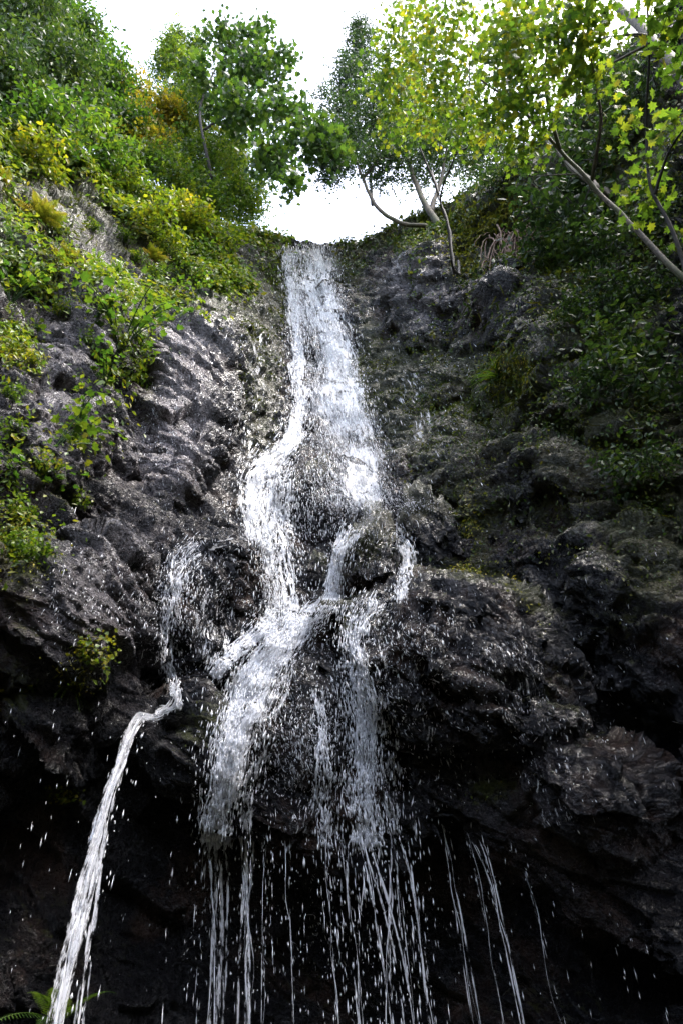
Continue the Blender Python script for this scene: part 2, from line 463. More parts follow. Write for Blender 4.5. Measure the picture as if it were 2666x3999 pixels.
# rounded masses that stand out of the wall: x, y, rx, ry, push (m), tilt
MASSES = [
    (88, 612, 82, 78, 0.45, 0), (207, 612, 60, 74, 0.55, 0), (470, 680, 125, 82, 0.60, 25), (585, 800, 95, 60, 0.45, 40),
    (400, 690, 60, 85, 0.25, 0), (300, 735, 52, 60, 0.30, 0), (225, 745, 55, 50, 0.28, -20), (565, 560, 60, 120, 0.35, -25),
    (640, 620, 60, 90, 0.30, 0), (545, 330, 50, 55, 0.55, -20), (425, 290, 36, 55, 0.55, 0), (590, 400, 60, 50, 0.40, 40),
    (490, 300, 36, 30, 0.40, 0), (520, 205, 60, 32, 0.60, -25), (190, 400, 46, 110, 0.40, 8), (110, 330, 60, 45, 0.35, 30),
    (60, 440, 60, 45, 0.35, 20), (240, 330, 40, 90, 0.25, 0), (470, 480, 70, 50, 0.30, 30), (322, 495, 46, 42, 0.4, 0),
    (345, 330, 40, 40, 0.25, 0), (560, 480, 45, 40, 0.35, 30), (40, 740, 60, 40, 0.35, 0), (470, 640, 60, 22, 0.15, 0),
]
HOLES = [(415, 300, 12, 26, .5, -10), (120, 300, 22, 7, .25, 35), (35, 330, 20, 7, .25, 30), (95, 415, 26, 7, .3, 35), (125, 372, 12, 7, .25, 35), (200, 205, 50, 7, .5, 38), (60, 560, 9, 20, .25, 0), (160, 640, 8, 40, .2, 0), (395, 650, 10, 26, .2, 0), (455, 715, 46, 6, .25, 14), (340, 655, 12, 18, .3, 0), (655, 520, 30, 10, .35, 30), (590, 470, 20, 7, .3, 30),   # shadowed clefts
    (75, 505, 26, 13, 0.45, 30), (58, 400, 22, 9, 0.30, 35), (150, 470, 20, 12, 0.35, 20), (440, 320, 11, 28, 0.50, -8), (505, 440, 20, 12, 0.45, 15),
    (470, 410, 18, 7, 0.30, 30), (435, 400, 12, 7, 0.3, 0), (595, 375, 18, 8, 0.4, 0), (520, 715, 40, 5, 0.30, 18), (425, 525, 26, 30, 0.35, 0),
    (560, 540, 20, 8, 0.3, 40), (610, 560, 26, 9, 0.4, 30), (150, 600, 9, 26, 0.3, 0), (640, 735, 30, 18, 0.35, 30), (215, 640, 10, 30, 0.2, 0),
    (445, 890, 8, 50, 0.2, 0), (400, 770, 8, 40, 0.2, 0), (20, 850, 50, 60, 0.5, 0), (75, 680, 40, 10, 0.25, 0), (230, 720, 12, 30, 0.25, 10),
]
MOSS = [  # where moss and ivy soil hold on
    (0, 190, 70, 80, .9), (100, 170, 90, 50, .9, 30), (200, 230, 80, 40, .8, 35), (40, 270, 60, 35, .6), (160, 270, 60, 26, .75, 35), (225, 275, 40, 40, .8),
    (20, 350, 24, 40, .4), (20, 450, 30, 30, .5), (60, 480, 40, 20, .55), (20, 545, 40, 40, .9), (75, 675, 26, 18, .7), (15, 700, 26, 40, .6),
    (65, 800, 40, 26, .45), (262, 330, 30, 90, .75), (255, 440, 30, 70, .5), (150, 390, 12, 60, .5), (75, 500, 20, 12, .6), (250, 700, 50, 30, .55, -30),
    (210, 730, 40, 34, .5, -25), (370, 380, 26, 40, .4), (420, 400, 60, 50, .65), (455, 440, 70, 50, .55), (430, 205, 60, 20, .8), (500, 215, 40, 22, 1.0, -20),
    (465, 265, 26, 12, 1.0, -40), (505, 370, 26, 22, .9), (500, 420, 22, 28, .6, 20), (560, 300, 60, 100, .65), (640, 330, 60, 120, .6), (650, 480, 50, 100, .6),
    (570, 450, 40, 40, .6), (470, 540, 22, 36, .8), (520, 600, 40, 16, .9, 45), (470, 570, 20, 8, 1.0), (420, 540, 40, 60, .55), (345, 615, 36, 24, .7),
    (560, 700, 70, 30, .35, 40), (490, 790, 30, 18, .7), (660, 560, 30, 40, .6), (540, 110, 60, 60, .5), (450, 520, 30, 26, .5), (500, 510, 60, 30, .45, 20),
    (330, 770, 80, 30, .25), (480, 700, 60, 40, .25), (60, 930, 90, 60, .3), (300, 960, 120, 50, .25), (560, 1000, 80, 40, .4), (290, 265, 40, 26, .5), (620, 120, 80, 120, .8), (385, 230, 50, 24, .9), (450, 225, 60, 24, .8), (580, 200, 60, 60, .7), (345, 262, 20, 26, .7), (365, 320, 20, 50, .5), (430, 350, 60, 60, .5), (600, 480, 90, 90, .5), (180, 500, 60, 30, .4), (20, 620, 24, 60, .5), (620, 620, 70, 60, .4),
]
PALE_SHEEN = [  # bare grey faces, plus sky sheen on the left wall painted as pale colour
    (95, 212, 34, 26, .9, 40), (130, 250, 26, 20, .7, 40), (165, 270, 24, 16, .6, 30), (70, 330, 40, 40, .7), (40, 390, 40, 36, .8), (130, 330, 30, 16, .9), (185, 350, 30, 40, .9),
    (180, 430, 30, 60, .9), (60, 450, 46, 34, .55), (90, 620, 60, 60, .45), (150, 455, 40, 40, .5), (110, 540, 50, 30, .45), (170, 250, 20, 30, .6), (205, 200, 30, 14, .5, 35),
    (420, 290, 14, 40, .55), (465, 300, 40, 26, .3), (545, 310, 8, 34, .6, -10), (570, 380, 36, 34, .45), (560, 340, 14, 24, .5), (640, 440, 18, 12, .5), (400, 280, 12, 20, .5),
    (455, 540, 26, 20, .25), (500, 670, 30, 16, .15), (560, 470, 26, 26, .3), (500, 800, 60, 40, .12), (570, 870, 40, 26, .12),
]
SMOOTH = [  # water-worn, lumpy rather than blocky
    (330, 400, 110, 260, 1.0), (320, 740, 170, 130, 1.0), (500, 720, 160, 120, .9), (440, 440, 70, 60, .6), (210, 590, 70, 80, .9), (600, 800, 100, 80, .7), (250, 400, 45, 170, .6),
]

def build_cliff():
    ncs = []
    for i in range(NCOL - 1):
        if i < 2 or i >= NCOL - 3: ncs.append(10)
        elif i in (2, NCOL - 4): ncs.append(24)
        else:
            w = NET[i - 3 + 1][0] - NET[i - 3][0]
            lo, hi = NET[i - 3][0], NET[i - 3 + 1][0]
            ncs.append(int(w * (0.82 if hi > 0 and lo < 682 else 0.35)))
    nrs = [30, 74, 74, 40, 60, 60, 60, 26, 64, 92, 92, 76, 66, 20, 12]
    tc = np.concatenate([i + np.arange(n) / n for i, n in enumerate(ncs)] + [[NCOL - 1.0]])
    tr = np.concatenate([i + np.arange(n) / n for i, n in enumerate(nrs)] + [[NROW - 1.0]])
    A = crom(NETP, tc)                                   # (nc, NROW, 3)
    # rows: softened Catmull-Rom, pulled a little towards the straight polyline so ledges keep an edge
    B = np.swapaxes(A, 0, 1)
    S = crom(B, tr)
    i0 = np.clip(np.floor(tr).astype(int), 0, NROW - 2); f = (tr - i0)[:, None, None]
    Lin = B[i0] * (1 - f) + B[i0 + 1] * f
    P = np.swapaxes(0.6 * S + 0.4 * Lin, 0, 1)           # (nc, nr, 3)
    nc, nr = P.shape[:2]

    # the lower lip is ragged: it hangs lower in places
    win = np.exp(-((P[..., 2] - 3.1) / 1.0) ** 2)
    q_ = np.stack([P[..., 0], np.zeros_like(P[..., 0]), np.zeros_like(P[..., 0])], -1).reshape(-1, 3)
    P[..., 2] -= win * (0.42 * fbm(q_, 0.9, 3, 45).reshape(nc, nr) + 0.12)

    def normals(P):
        du = np.gradient(P, axis=0); dv = np.gradient(P, axis=1)
        n = np.cross(dv, du)
        n /= np.linalg.norm(n, axis=-1, keepdims=True) + 1e-9
        return n
    N = normals(P)
    mid = N[nc // 2, nr // 2]
    if np.dot(mid, CAM - P[nc // 2, nr // 2]) < 0: N = -N
    px, py = proj(P)
    wob = fbm(P.reshape(-1, 3), 0.7, 3, 5).reshape(nc, nr) * 14
    wob2 = fbm(P.reshape(-1, 3), 0.6, 3, 55).reshape(nc, nr) * 14
    qx, qy = px + wob, py + wob2
    push = np.zeros((nc, nr))
    front = (((P - CAM) @ R3)[..., 2] < -0.3)
    for x, y, rx, ry, a, t in MASSES:
        t = math.radians(t)
        u = ((qx - x) * math.cos(t) + (qy - y) * math.sin(t)) / rx
        v = (-(qx - x) * math.sin(t) + (qy - y) * math.cos(t)) / ry
        push += a * np.clip(1 - (u * u + v * v), 0, 1) ** 0.6
    push -= spots(qx, qy, HOLES)
    push *= front
    rad = P.copy(); rad[..., 2] = 0; rad /= np.linalg.norm(rad, axis=-1, keepdims=True) + 1e-9
    dirv = N * 0.6 - rad * 0.4
    dirv /= np.linalg.norm(dirv, axis=-1, keepdims=True)
    P = P + dirv * push[..., None]
    N = normals(P)
    if np.sum(N * (CAM - P) * front[..., None]) < 0: N = -N
    flat = P.reshape(-1, 3)
    smooth = np.clip(spots(px, py, SMOOTH), 0, 1).reshape(-1) * front.reshape(-1)
    blocky = 1 - 0.65 * smooth
    th = math.radians(-36)
    Rt = np.array([[math.cos(th), 0, math.sin(th)], [0, 1, 0], [-math.sin(th), 0, math.cos(th)]])
    W = flat + 0.10 * np.stack([fbm(flat, 0.5, 2, 3), fbm(flat, 0.5, 2, 4), fbm(flat, 0.5, 2, 6)], -1)
    Wt = W @ Rt.T
    h1, c1, b1 = facets(Wt, 0.80, 11, (2.4, 1.3, 1.0), True)
    h2, c2, b2 = facets(Wt, 0.30, 23, (2.6, 1.2, 0.9), True)
    h3, c3 = facets(Wt, 0.11, 37, (2.4, 1.2, 0.8))
    big = fbm(flat, 2.4, 3, 71)
    # beds: each slab leans back above a sharp undercut lower edge; joints shift the beds block by block
    def beds(lam, warp, seed, off):
        s_ = Wt[:, 2] / lam + warp * fbm(flat, lam * 2.6, 3, seed) + off
        f_ = s_ - np.floor(s_)
        return np.where(f_ < 0.10, f_ / 0.10, (1 - f_) / 0.90)
    B1 = beds(0.95, 0.9, 141, 2.0 * b1); B2 = beds(0.34, 0.8, 151, 3.0 * b2); B3 = beds(0.12, 0.7, 161, 2.0 * b2)
    patch = np.clip(0.6 + 0.9 * fbm(flat, 1.6, 2, 171), 0.1, 1.2)
    rough = fbm(flat, 0.20, 4, 81, 0.6); runs = fbm(flat * np.array([1, 1, 0.3]), 0.16, 3, 101)
    d = 0.20 * big + blocky * (0.18 * h1 + 0.07 * h2 + 0.03 * h3 - 0.03 * c1 - 0.02 * c2 + patch * (0.24 * B1 + 0.11 * B2 + 0.035 * B3) - 0.14)
    d += smooth * (0.05 * h2 + 0.02 * h3 + 0.035 * runs + patch * (0.05 * B2 + 0.02 * B3)) + 0.05 * rough + 0.022 * fbm(flat, 0.07, 3, 111, .6)
    D = d.reshape(nc, nr)
    P = P + N * D[..., None]
    px, py = proj(P)
    keep = (((P - CAM) @ R3)[..., 2] < -0.3)
    wx = px + wob * 0.8; wy = py + wob2 * 0.8
    moss = np.clip(spots(wx, wy, MOSS), 0, 1.1) * keep + (~keep) * 0.35
    N2 = normals(P)
    up = N2[..., 2] * np.sign(np.sum(N2 * (CAM - P) * keep[..., None]))
    moss = np.clip(moss * 0.75 + np.clip(up, 0, 1) * 0.25 + 0.08 * (fbm(flat, 0.8, 3, 121).reshape(nc, nr)), 0, 1)
    pale = np.clip(spots(wx, wy, PALE_SHEEN), 0, 1) * keep
    wet = np.clip(0.55 + 0.45 * smooth.reshape(nc, nr) + 0.3 * fbm(flat, 1.0, 2, 131).reshape(nc, nr), 0, 1)
    moss[:, -3:] = 0.9
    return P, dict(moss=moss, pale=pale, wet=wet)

CP, CA = build_cliff()
def cliff_piece(name, a, b):
    P = CP[a:b]; nc, nr = P.shape[:2]
    i = np.arange(nc * nr).reshape(nc, nr)
    F = np.stack([i[:-1, :-1], i[:-1, 1:], i[1:, 1:], i[1:, :-1]], -1).reshape(-1, 4)
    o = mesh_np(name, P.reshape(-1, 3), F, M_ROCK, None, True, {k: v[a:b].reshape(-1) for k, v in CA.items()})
    return tag(o, kind='structure')
_pxm, _ = proj(CP[:, CP.shape[1] // 2])
_front = ((CP[:, CP.shape[1] // 2] - CAM) @ R3)[:, 2] < -0.3
_ca = int(np.argmax(_front & (_pxm > 232))); _cb = int(np.argmax(_front & (_pxm > 392)))
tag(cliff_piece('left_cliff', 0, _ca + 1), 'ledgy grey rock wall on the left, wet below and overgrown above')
tag(cliff_piece('waterfall_cliff', _ca, _cb + 1), 'black water-worn rock face the waterfall runs down')
tag(cliff_piece('right_cliff', _cb, CP.shape[0]), 'dark mossy rock wall rising on the right of the waterfall')

def make_bvh():
    P = CP[::2, ::2]; nc, nr = P.shape[:2]
    i = np.arange(nc * nr).reshape(nc, nr)
    F = np.stack([i[:-1, :-1], i[:-1, 1:], i[1:, 1:], i[1:, :-1]], -1).reshape(-1, 4)
    return BVHTree.FromPolygons([Vector(v) for v in P.reshape(-1, 3).tolist()], F.tolist())
BVH = make_bvh()

def hit(px, py):
    """Where the line of sight through (px, py) meets the rock: point, normal (or None)."""
    d = Vector(ray(px, py).tolist()).normalized()
    r = BVH.ray_cast(Vector(CAM.tolist()), d, 60)
    if r[0] is None: return None, None
    n = r[1]
    if n.dot(d) > 0: n = -n
    return np.array(r[0]), np.array(n)

# ground under the viewer: wet stones and a pool edge
def build_ground():
    n = 90
    x = np.linspace(-40, 40, n); y = np.linspace(-60, 24, n)
    X, Y = np.meshgrid(x, y, indexing='ij')
    P = np.stack([X, Y, np.zeros_like(X)], -1)
    P[..., 2] = 0.10 * fbm(P.reshape(-1, 3), 2.0, 3, 201).reshape(n, n) - 0.15
    i = np.arange(n * n).reshape(n, n)
    F = np.stack([i[:-1, :-1], i[1:, :-1], i[1:, 1:], i[:-1, 1:]], -1).reshape(-1, 4)
    k = n * n
    o = mesh_np('ground', P.reshape(-1, 3), F, M_ROCK, None, True, dict(moss=np.full(k, .5), pale=np.zeros(k), wet=np.full(k, .7)))
    tag(o, kind='structure')
build_ground()

# unseen bank added behind the viewer to keep low sky light off the rock
def build_sky_blocker():
    n, m = 70, 40
    a = np.linspace(math.radians(100), math.radians(260), n); t = np.linspace(0, 1, m)
    A_, T_ = np.meshgrid(a, t, indexing='ij')
    r = 9.0 + 14 * T_; z = -0.4 + 16 * T_ ** 1.15
    P = np.stack([r * np.sin(A_), r * np.cos(A_), z], -1)
    P += 0.9 * fbm(P.reshape(-1, 3), 3.5, 4, 211).reshape(n, m)[..., None] * np.array([1, 1, .6])
    i = np.arange(n * m).reshape(n, m)
    F = np.stack([i[:-1, :-1], i[:-1, 1:], i[1:, 1:], i[1:, :-1]], -1).reshape(-1, 4)
    k = n * m
    tag(mesh_np('sky_blocker_bank', P.reshape(-1, 3), F, M_ROCK, None, True, dict(moss=np.full(k, .8), pale=np.zeros(k), wet=np.full(k, .3))), kind='structure')
build_sky_blocker()

# ------------------------------------------------------------------ rocks that stand in the cascade
def rock_at(name, pix, half, depth, label, moss=0.4, seed=1, sink=0.35, tilt=0.0, top=1.0):
    """A boulder at photograph point pix: half = half width/height in px; depth = thickness as a share of width."""
    p, nn = hit(*pix)
    dist = np.linalg.norm(p - CAM)
    rx, rz = half[0] * dist / FPX, half[1] * dist / FPX
    fwd = p - CAM; fwd[2] = 0; fwd /= np.linalg.norm(fwd)
    side = np.array([fwd[1], -fwd[0], 0])
    n_u, n_v = 96, 64
    th = np.linspace(0, 2 * math.pi, n_u, endpoint=False); ph = np.linspace(0.02, math.pi - 0.02, n_v)
    TH, PH = np.meshgrid(th, ph, indexing='ij')
    S = np.stack([np.cos(TH) * np.sin(PH), np.sin(TH) * np.sin(PH), np.cos(PH)], -1).reshape(-1, 3)
    S = np.sign(S) * np.abs(S) ** 0.95
    S[:, 0] *= 1 - 0.42 * top * np.clip(S[:, 2], -0.2, 1)         # narrower towards the top
    s2 = S + seed * 4.3
    h, c = facets(s2, 0.8, seed * 7 + 1); h2, c2 = facets(s2, 0.3, seed * 7 + 3)
    S = S * (1 + 0.42 * h + 0.16 * h2 - 0.08 * c + 0.10 * fbm(s2, 0.5, 3, seed))[:, None]
    S = S + 0.03 * np.stack([fbm(s2, 0.12, 2, seed + k) for k in range(3)], -1)
    ct, st = math.cos(math.radians(tilt)), math.sin(math.radians(tilt))
    x = S[:, 0] * rx * ct + S[:, 2] * rz * st; z = -S[:, 0] * rx * st + S[:, 2] * rz * ct
    V = side * x[:, None] + fwd * (S[:, 1] * rx * depth)[:, None] + np.array([0, 0, 1.0]) * z[:, None]
    V = V + p + fwd * rx * depth * sink
    i = np.arange(n_u * n_v).reshape(n_u, n_v); i = np.concatenate([i, i[:1]])
    F = np.stack([i[:-1, :-1], i[:-1, 1:], i[1:, 1:], i[1:, :-1]], -1).reshape(-1, 4)
    mo = np.clip(moss * 0.7 + moss * 0.5 * S[:, 2] + 0.15 * fbm(s2, 0.4, 2, 9), 0, 1)
    o = mesh_np(name, V - p, F, M_ROCK, None, True, dict(moss=mo, pale=np.zeros(len(V)), wet=np.full(len(V), .9)))
    o.location = p.tolist()
    tag(o, label, 'rock')
    return V, F

ROCK_V, ROCK_F = [], []
for args in [
    ('boulder', (375, 568), (33, 50), 0.9, 'tall dark wet rock standing between two white channels below the upper fall', .8, 2, -.75, 4, 1.0),
    ('boulder', (319, 572), (13, 20), 0.8, 'small brown knob splitting the stream left of the tall dark rock', .6, 3, -.35, 6, .8),
    ('boulder', (320, 486), (34, 44), 0.5, 'broad pyramid rock veiled by spray in the middle of the upper fall', .45, 4, .35, 6, 2.0),
    ('boulder', (311, 352), (10, 18), 0.8, 'small black stone poking through the top chute', .1, 5, -.2, 0, .6),
    ('boulder', (308, 425), (9, 10), 0.8, 'small black stone at the left foot of the top chute', .1, 6, -.2, 0, .5),
    ('outcrop', (438, 548), (30, 54), 1.0, 'dark jutting outcrop with yellow moss beside the right channel', .6, 7, -.6, -18, .9),
    ('boulder', (338, 624), (25, 18), 0.9, 'low black mossy hump at the edge of the dome ledge', .75, 8, -.35, 8, .5),
    ('boulder', (225, 556), (34, 22), 0.8, 'rounded wet shoulder of rock under the left shelf trickle', .2, 9, .55, 0, .4),
    ('boulder', (272, 650), (12, 8), 0.9, 'small wet stone in the lower stream where it forks', .1, 10, -.2, 20, .4),
]:
    v, f = rock_at(*args)
    ROCK_F.append(f + sum(len(q) for q in ROCK_V)); ROCK_V.append(v)

def bvh_with_rocks():
    P = CP[::2, ::2]; nc, nr = P.shape[:2]
    i = np.arange(nc * nr).reshape(nc, nr)
    F = np.stack([i[:-1, :-1], i[:-1, 1:], i[1:, 1:], i[1:, :-1]], -1).reshape(-1, 4)
    V = np.concatenate([P.reshape(-1, 3)] + ROCK_V)
    F = np.concatenate([F] + [f + nc * nr for f in ROCK_F])
    return BVHTree.FromPolygons([Vector(v) for v in V.tolist()], F.tolist())
BVH = bvh_with_rocks()

# ------------------------------------------------------------------ falling and running water
RIGHT, UPV, BACK = R3[:, 0], R3[:, 1], R3[:, 2]
GRAV = np.array([0, 0, -1.0])

def drops(bag, P, D, L, Wd, a=1.0):
    """Elongated water drops: centres P, unit directions D, lengths L, widths Wd (6 vertices, 8 triangles each)."""
    n = len(P)
    D = D / (np.linalg.norm(D, axis=1, keepdims=True) + 1e-9)
    u = np.cross(D, rng.normal(size=(n, 3))); u /= np.linalg.norm(u, axis=1, keepdims=True) + 1e-9
    v = np.cross(D, u)
    L = L[:, None]; Wd = Wd[:, None]
    V = np.stack([P + D * L * 0.45, P + u * Wd + D * L * 0.08, P + v * Wd, P - u * Wd + D * L * 0.12, P - v * Wd, P - D * L * 0.55], 1).reshape(-1, 3)
    t = np.array([[0, 1, 2], [0, 2, 3], [0, 3, 4], [0, 4, 1], [5, 2, 1], [5, 3, 2], [5, 4, 3], [5, 1, 4]])
    T = (np.arange(n)[:, None, None] * 6 + t[None]).reshape(-1, 3)
    bag.add(V, T)

def surf_line(pix, lift=0.05, n=None):
    """Polyline over the rock through photograph points; each point sits `lift` in front of the rock."""
    pix = np.asarray(pix, float)
    seg = np.hypot(*np.diff(pix[:, :2], axis=0).T).sum()
    n = n or max(6, int(seg / 4))
    q = crom(pix, np.linspace(0, len(pix) - 1, n))
    out = []
    for k in range(n):
        p, nn = hit(q[k, 0], q[k, 1])
        if p is None: continue
        out.append(np.concatenate([p + nn * lift + np.array([0, 0, 0.01]), q[k], nn]))
    return np.array(out)

def stream_drops(bag, pix, dens, size=1.0, lift=0.06, spread=1.0, elong=1.0):
    """Scatter drops over the rock along a stream; pix rows are (px, py, half width px)."""
    pix = np.asarray(pix, float)
    m = len(pix)
    seg = np.hypot(*np.diff(pix[:, :2], axis=0).T)
    cum = np.concatenate([[0], np.cumsum(seg)])
    n = int(dens * cum[-1])
    s = rng.uniform(0, cum[-1], n)
    t = np.interp(s, cum, np.arange(m))
    q = crom(pix, t); q2 = crom(pix, np.minimum(t + 0.05, m - 1)); q1 = crom(pix, np.maximum(t - 0.05, 0))
    tg = (q2 - q1)[:, :2]; tg /= np.linalg.norm(tg, axis=1, keepdims=True) + 1e-9
    nrm = np.stack([-tg[:, 1], tg[:, 0]], 1)
    # threads: drops gather into strands across the width
    lanes = rng.normal(0, 0.5, 22)
    u = np.where(rng.random(n) < 0.55, lanes[rng.integers(0, 22, n)] + rng.normal(0, 0.07, n) + 0.18 * np.sin(s * 0.06 + rng.integers(0, 3, n)), rng.normal(0, 0.68, n))
    xy = q[:, :2] + nrm * (u * q[:, 2] * spread)[:, None]
    P, D, K = [], [], []
    for k in range(n):
        p, nn = hit(xy[k, 0], xy[k, 1])
        if p is None: continue
        p2, n2 = hit(xy[k, 0] + tg[k, 0] * 3, xy[k, 1] + tg[k, 1] * 3)
        d = GRAV * 0.6 if p2 is None else (p2 - p)
        dl = np.linalg.norm(d)
        d = d / (dl + 1e-9) if dl < 0.5 else GRAV
        d = d + GRAV * 0.5 + rng.normal(0, 0.10, 3)
        P.append(p + nn * abs(rng.normal(0, lift)) + (CAM - p) / np.linalg.norm(CAM - p) * 0.03); D.append(d); K.append(k)
    P = np.array(P); D = np.array(D); n = len(P)
    dist = np.linalg.norm(P - CAM, axis=1)
    px = dist / FPX
    Wd = px * rng.gamma(3.0, 0.18, n) * size * 0.75 + 0.002
    L = px * rng.gamma(2.5, 1.5, n) * size * elong + 0.012
    drops(bag, P, D, L, Wd)

def rivulet(bag, pts, rad, sides=5, wob=0.03, seed=0, lump=0.5):
    """One coherent lumpy thread of water along a 3-D polyline."""
    pts = np.asarray(pts, float); n = len(pts)
    w = np.stack([fbm(pts * np.array([1, 1, .5]) + seed * 3.1, 0.25, 2, 301 + k) for k in range(3)], -1) * wob
    r = np.interp(np.linspace(0, 1, n), np.linspace(0, 1, len(np.atleast_1d(rad))), np.atleast_1d(rad)) * np.clip(1 + 1.6 * lump * (fbm(pts * np.array([1, 1, .7]) + seed * 1.7, 0.11, 3, 331) - 0.05), 0.0, 1.8)
    r = np.maximum(r, 0.0006)
    tube(bag, pts + w, r, sides)

def stream_threads(bag, pix, count, rad, lift=0.035, wob=0.03):
    """Threads following a stream over the rock, broken at random."""
    pix = np.asarray(pix, float)
    for c in range(count):
        u = rng.normal(0, 0.5)
        a, b = sorted(rng.uniform(0, len(pix) - 1, 2))
        if b - a < 0.5: b = min(a + 0.8, len(pix) - 1); a = max(b - 0.8, 0)
        t = np.linspace(a, b, max(8, int((b - a) * 14)))
        q = crom(pix, t)
        tg = np.gradient(q[:, :2], axis=0); tg /= np.linalg.norm(tg, axis=1, keepdims=True) + 1e-9
        uu = u + 0.25 * np.sin(np.linspace(0, rng.uniform(2, 7), len(t)) + rng.uniform(0, 6))
        xy = q[:, :2] + np.stack([-tg[:, 1], tg[:, 0]], 1) * (uu * q[:, 2])[:, None]
        pts = []
        for x, y in xy:
            p, nn = hit(x, y)
            if p is not None: pts.append(p + nn * lift)
        if len(pts) < 5: continue
        pts = np.array(pts)
        pts[1:-1] = (pts[:-2] + 2 * pts[1:-1] + pts[2:]) / 4
        jump = np.linalg.norm(np.diff(pts, axis=0), axis=1).max()
        if jump > 0.6: continue
        px = np.linalg.norm(pts.mean(0) - CAM) / FPX
        prof = rng.uniform(0.6, 1.3) * rad * px
        rivulet(bag, pts, [prof * .3, prof, prof * rng.uniform(.6, 1.2), prof * .25], 4, wob, seed=c, lump=0.9)

def fall_points(px, py, z_end=0.0, throw=(0, 0), back=0.05, n=60):
    """Ballistic drop from the lip seen at (px, py): thrown sideways / towards the viewer (m/s)."""
    p, nn = hit(px, py)
    toward = CAM - p; toward[2] = 0; toward /= np.linalg.norm(toward)
    side = np.array([-toward[1], toward[0], 0])
    p = p + toward * back
    T = math.sqrt(max(2 * (p[2] - z_end) / 9.8, 0.05))
    t = np.linspace(0, T, n)[:, None]
    return p + (toward * throw[1] + side * throw[0]) * t + 0.5 * np.array([0, 0, -9.8]) * t * t

def fall_drops(bag, pts, n, width, size=1.0, elong=1.0, grow=1.0):
    """Separate drops strung along a falling path, straying `width` metres."""
    t = rng.random(n) ** 0.8 * (len(pts) - 1)
    c = crom(pts, t); d = crom(pts, np.minimum(t + 0.3, len(pts) - 1)) - crom(pts, np.maximum(t - 0.3, 0))
    w = width * (1 + grow * t / len(pts))[:, None]
    c = c + rng.normal(0, 1, (n, 3)) * w * np.array([1, 1, 0.4])
    px = np.linalg.norm(c - CAM, axis=1) / FPX
    drops(bag, c, d + rng.normal(0, 0.02, (n, 3)) * np.linalg.norm(d, axis=1, keepdims=True), px * rng.gamma(2.5, 2.2, n) * size * elong, px * rng.gamma(3, 0.17, n) * size + 0.0015)

def sheet(name, C, half, across, mat, parent, dens, seed=0, lift=0.06, ends=(3, 4), hit_fn=None):
    """Torn sheet of water over the rock. C: (n,2) photograph points down the flow, half: half widths, dens: densities per row."""
    n = len(C); m = max(8, int(across))
    tg = np.gradient(C, axis=0); tg /= np.linalg.norm(tg, axis=1, keepdims=True) + 1e-9
    nm = np.stack([-tg[:, 1], tg[:, 0]], 1)
    V = np.zeros((n, m, 3)); dn = np.zeros((n, m)); su = np.zeros((n, m)); sv = np.zeros((n, m))
    cum = np.concatenate([[0], np.cumsum(np.linalg.norm(np.diff(C, axis=0), axis=1))])
    u = np.linspace(-1, 1, m)
    ln = np.stack([cum / 16.0 + seed * 5.1, np.full(n, seed * 2.3), np.zeros(n)], -1)
    half = np.asarray(half) * (1 + 0.55 * fbm(ln, 1.0, 3, 451))
    C = C + nm * (np.minimum(half, 6.0) * 0.7 * fbm(ln + 9.0, 1.0, 3, 461))[:, None]
    for i in range(n):
        for j in range(m):
            x, y = C[i] + nm[i] * u[j] * half[i]
            p, nn = hit(x, y)
            if p is None: p = V[i - 1, j] if i else at_rho(x, y, 11.2)
            V[i, j] = p
            dn[i, j] = dens[i] * min(1.0, 1.5 * (1 - abs(u[j]) ** 1.4))
            for hx, hy, hr, hs in BARE: dn[i, j] *= 1 - 0.9 * math.exp(-((x - hx) / hr) ** 2 - ((y - hy) / hs) ** 2)
        su[i] = u * half[i] + seed * 37.7; sv[i] = cum[i] + seed * 91.3
    # no vertex may hang far behind its neighbours
    for k in range(2):
        V[1:-1] = (V[:-2] + 2 * V[1:-1] + V[2:]) / 4
        V[:, 1:-1] = (V[:, :-2] + 2 * V[:, 1:-1] + V[:, 2:]) / 4
    tc = CAM - V; tc /= np.linalg.norm(tc, axis=-1, keepdims=True)
    V += tc * (lift * (1 + 0.8 * fbm(V.reshape(-1, 3) + seed, 0.35, 3, 401).reshape(n, m)))[..., None]
    dn *= (0.85 + 0.5 * fbm(V.reshape(-1, 3) + seed, 0.8, 2, 411).reshape(n, m))
    a, b = ends
    if a: dn[:a] *= np.linspace(0.1, 1, a)[:, None]
    if b: dn[-b:] *= np.linspace(1, 0.0, b)[:, None]
    i = np.arange(n * m).reshape(n, m)
    F = np.stack([i[:-1, :-1], i[1:, :-1], i[1:, 1:], i[:-1, 1:]], -1).reshape(-1, 4)
    o = mesh_np(name, V.reshape(-1, 3), F, mat, None, True, dict(dens=np.clip(dn, 0, 1).ravel(), su=su.ravel(), sv=sv.ravel()))
    return adopt(o, parent) if parent is not None else o

BARE = [(318, 470, 14, 24), (330, 520, 20, 14), (376, 566, 24, 36), (338, 626, 20, 14), (311, 352, 7, 14), (308, 425, 7, 8)]

def stream_sheet(key, parent, dens=0.6, wide=1.0, layers=2, mat=None, lift=0.05):
    pix = np.asarray(ST[key], float)
    seg = np.hypot(*np.diff(pix[:, :2], axis=0).T).sum()
    n = max(10, int(seg / 2.6))
    q = crom(pix, np.linspace(0, len(pix) - 1, n))
    for k in range(layers):
        sheet('water_sheet', q[:, :2] + rng.normal(0, 1.0, 2), q[:, 2] * wide * (1 + .25 * k), max(9, q[:, 2].max() * wide * 1.1), mat or M_VEIL, parent,
              np.full(n, dens - .10 * k), seed=k + len(key) + pix[0, 0] % 7, lift=lift * (1 + k))

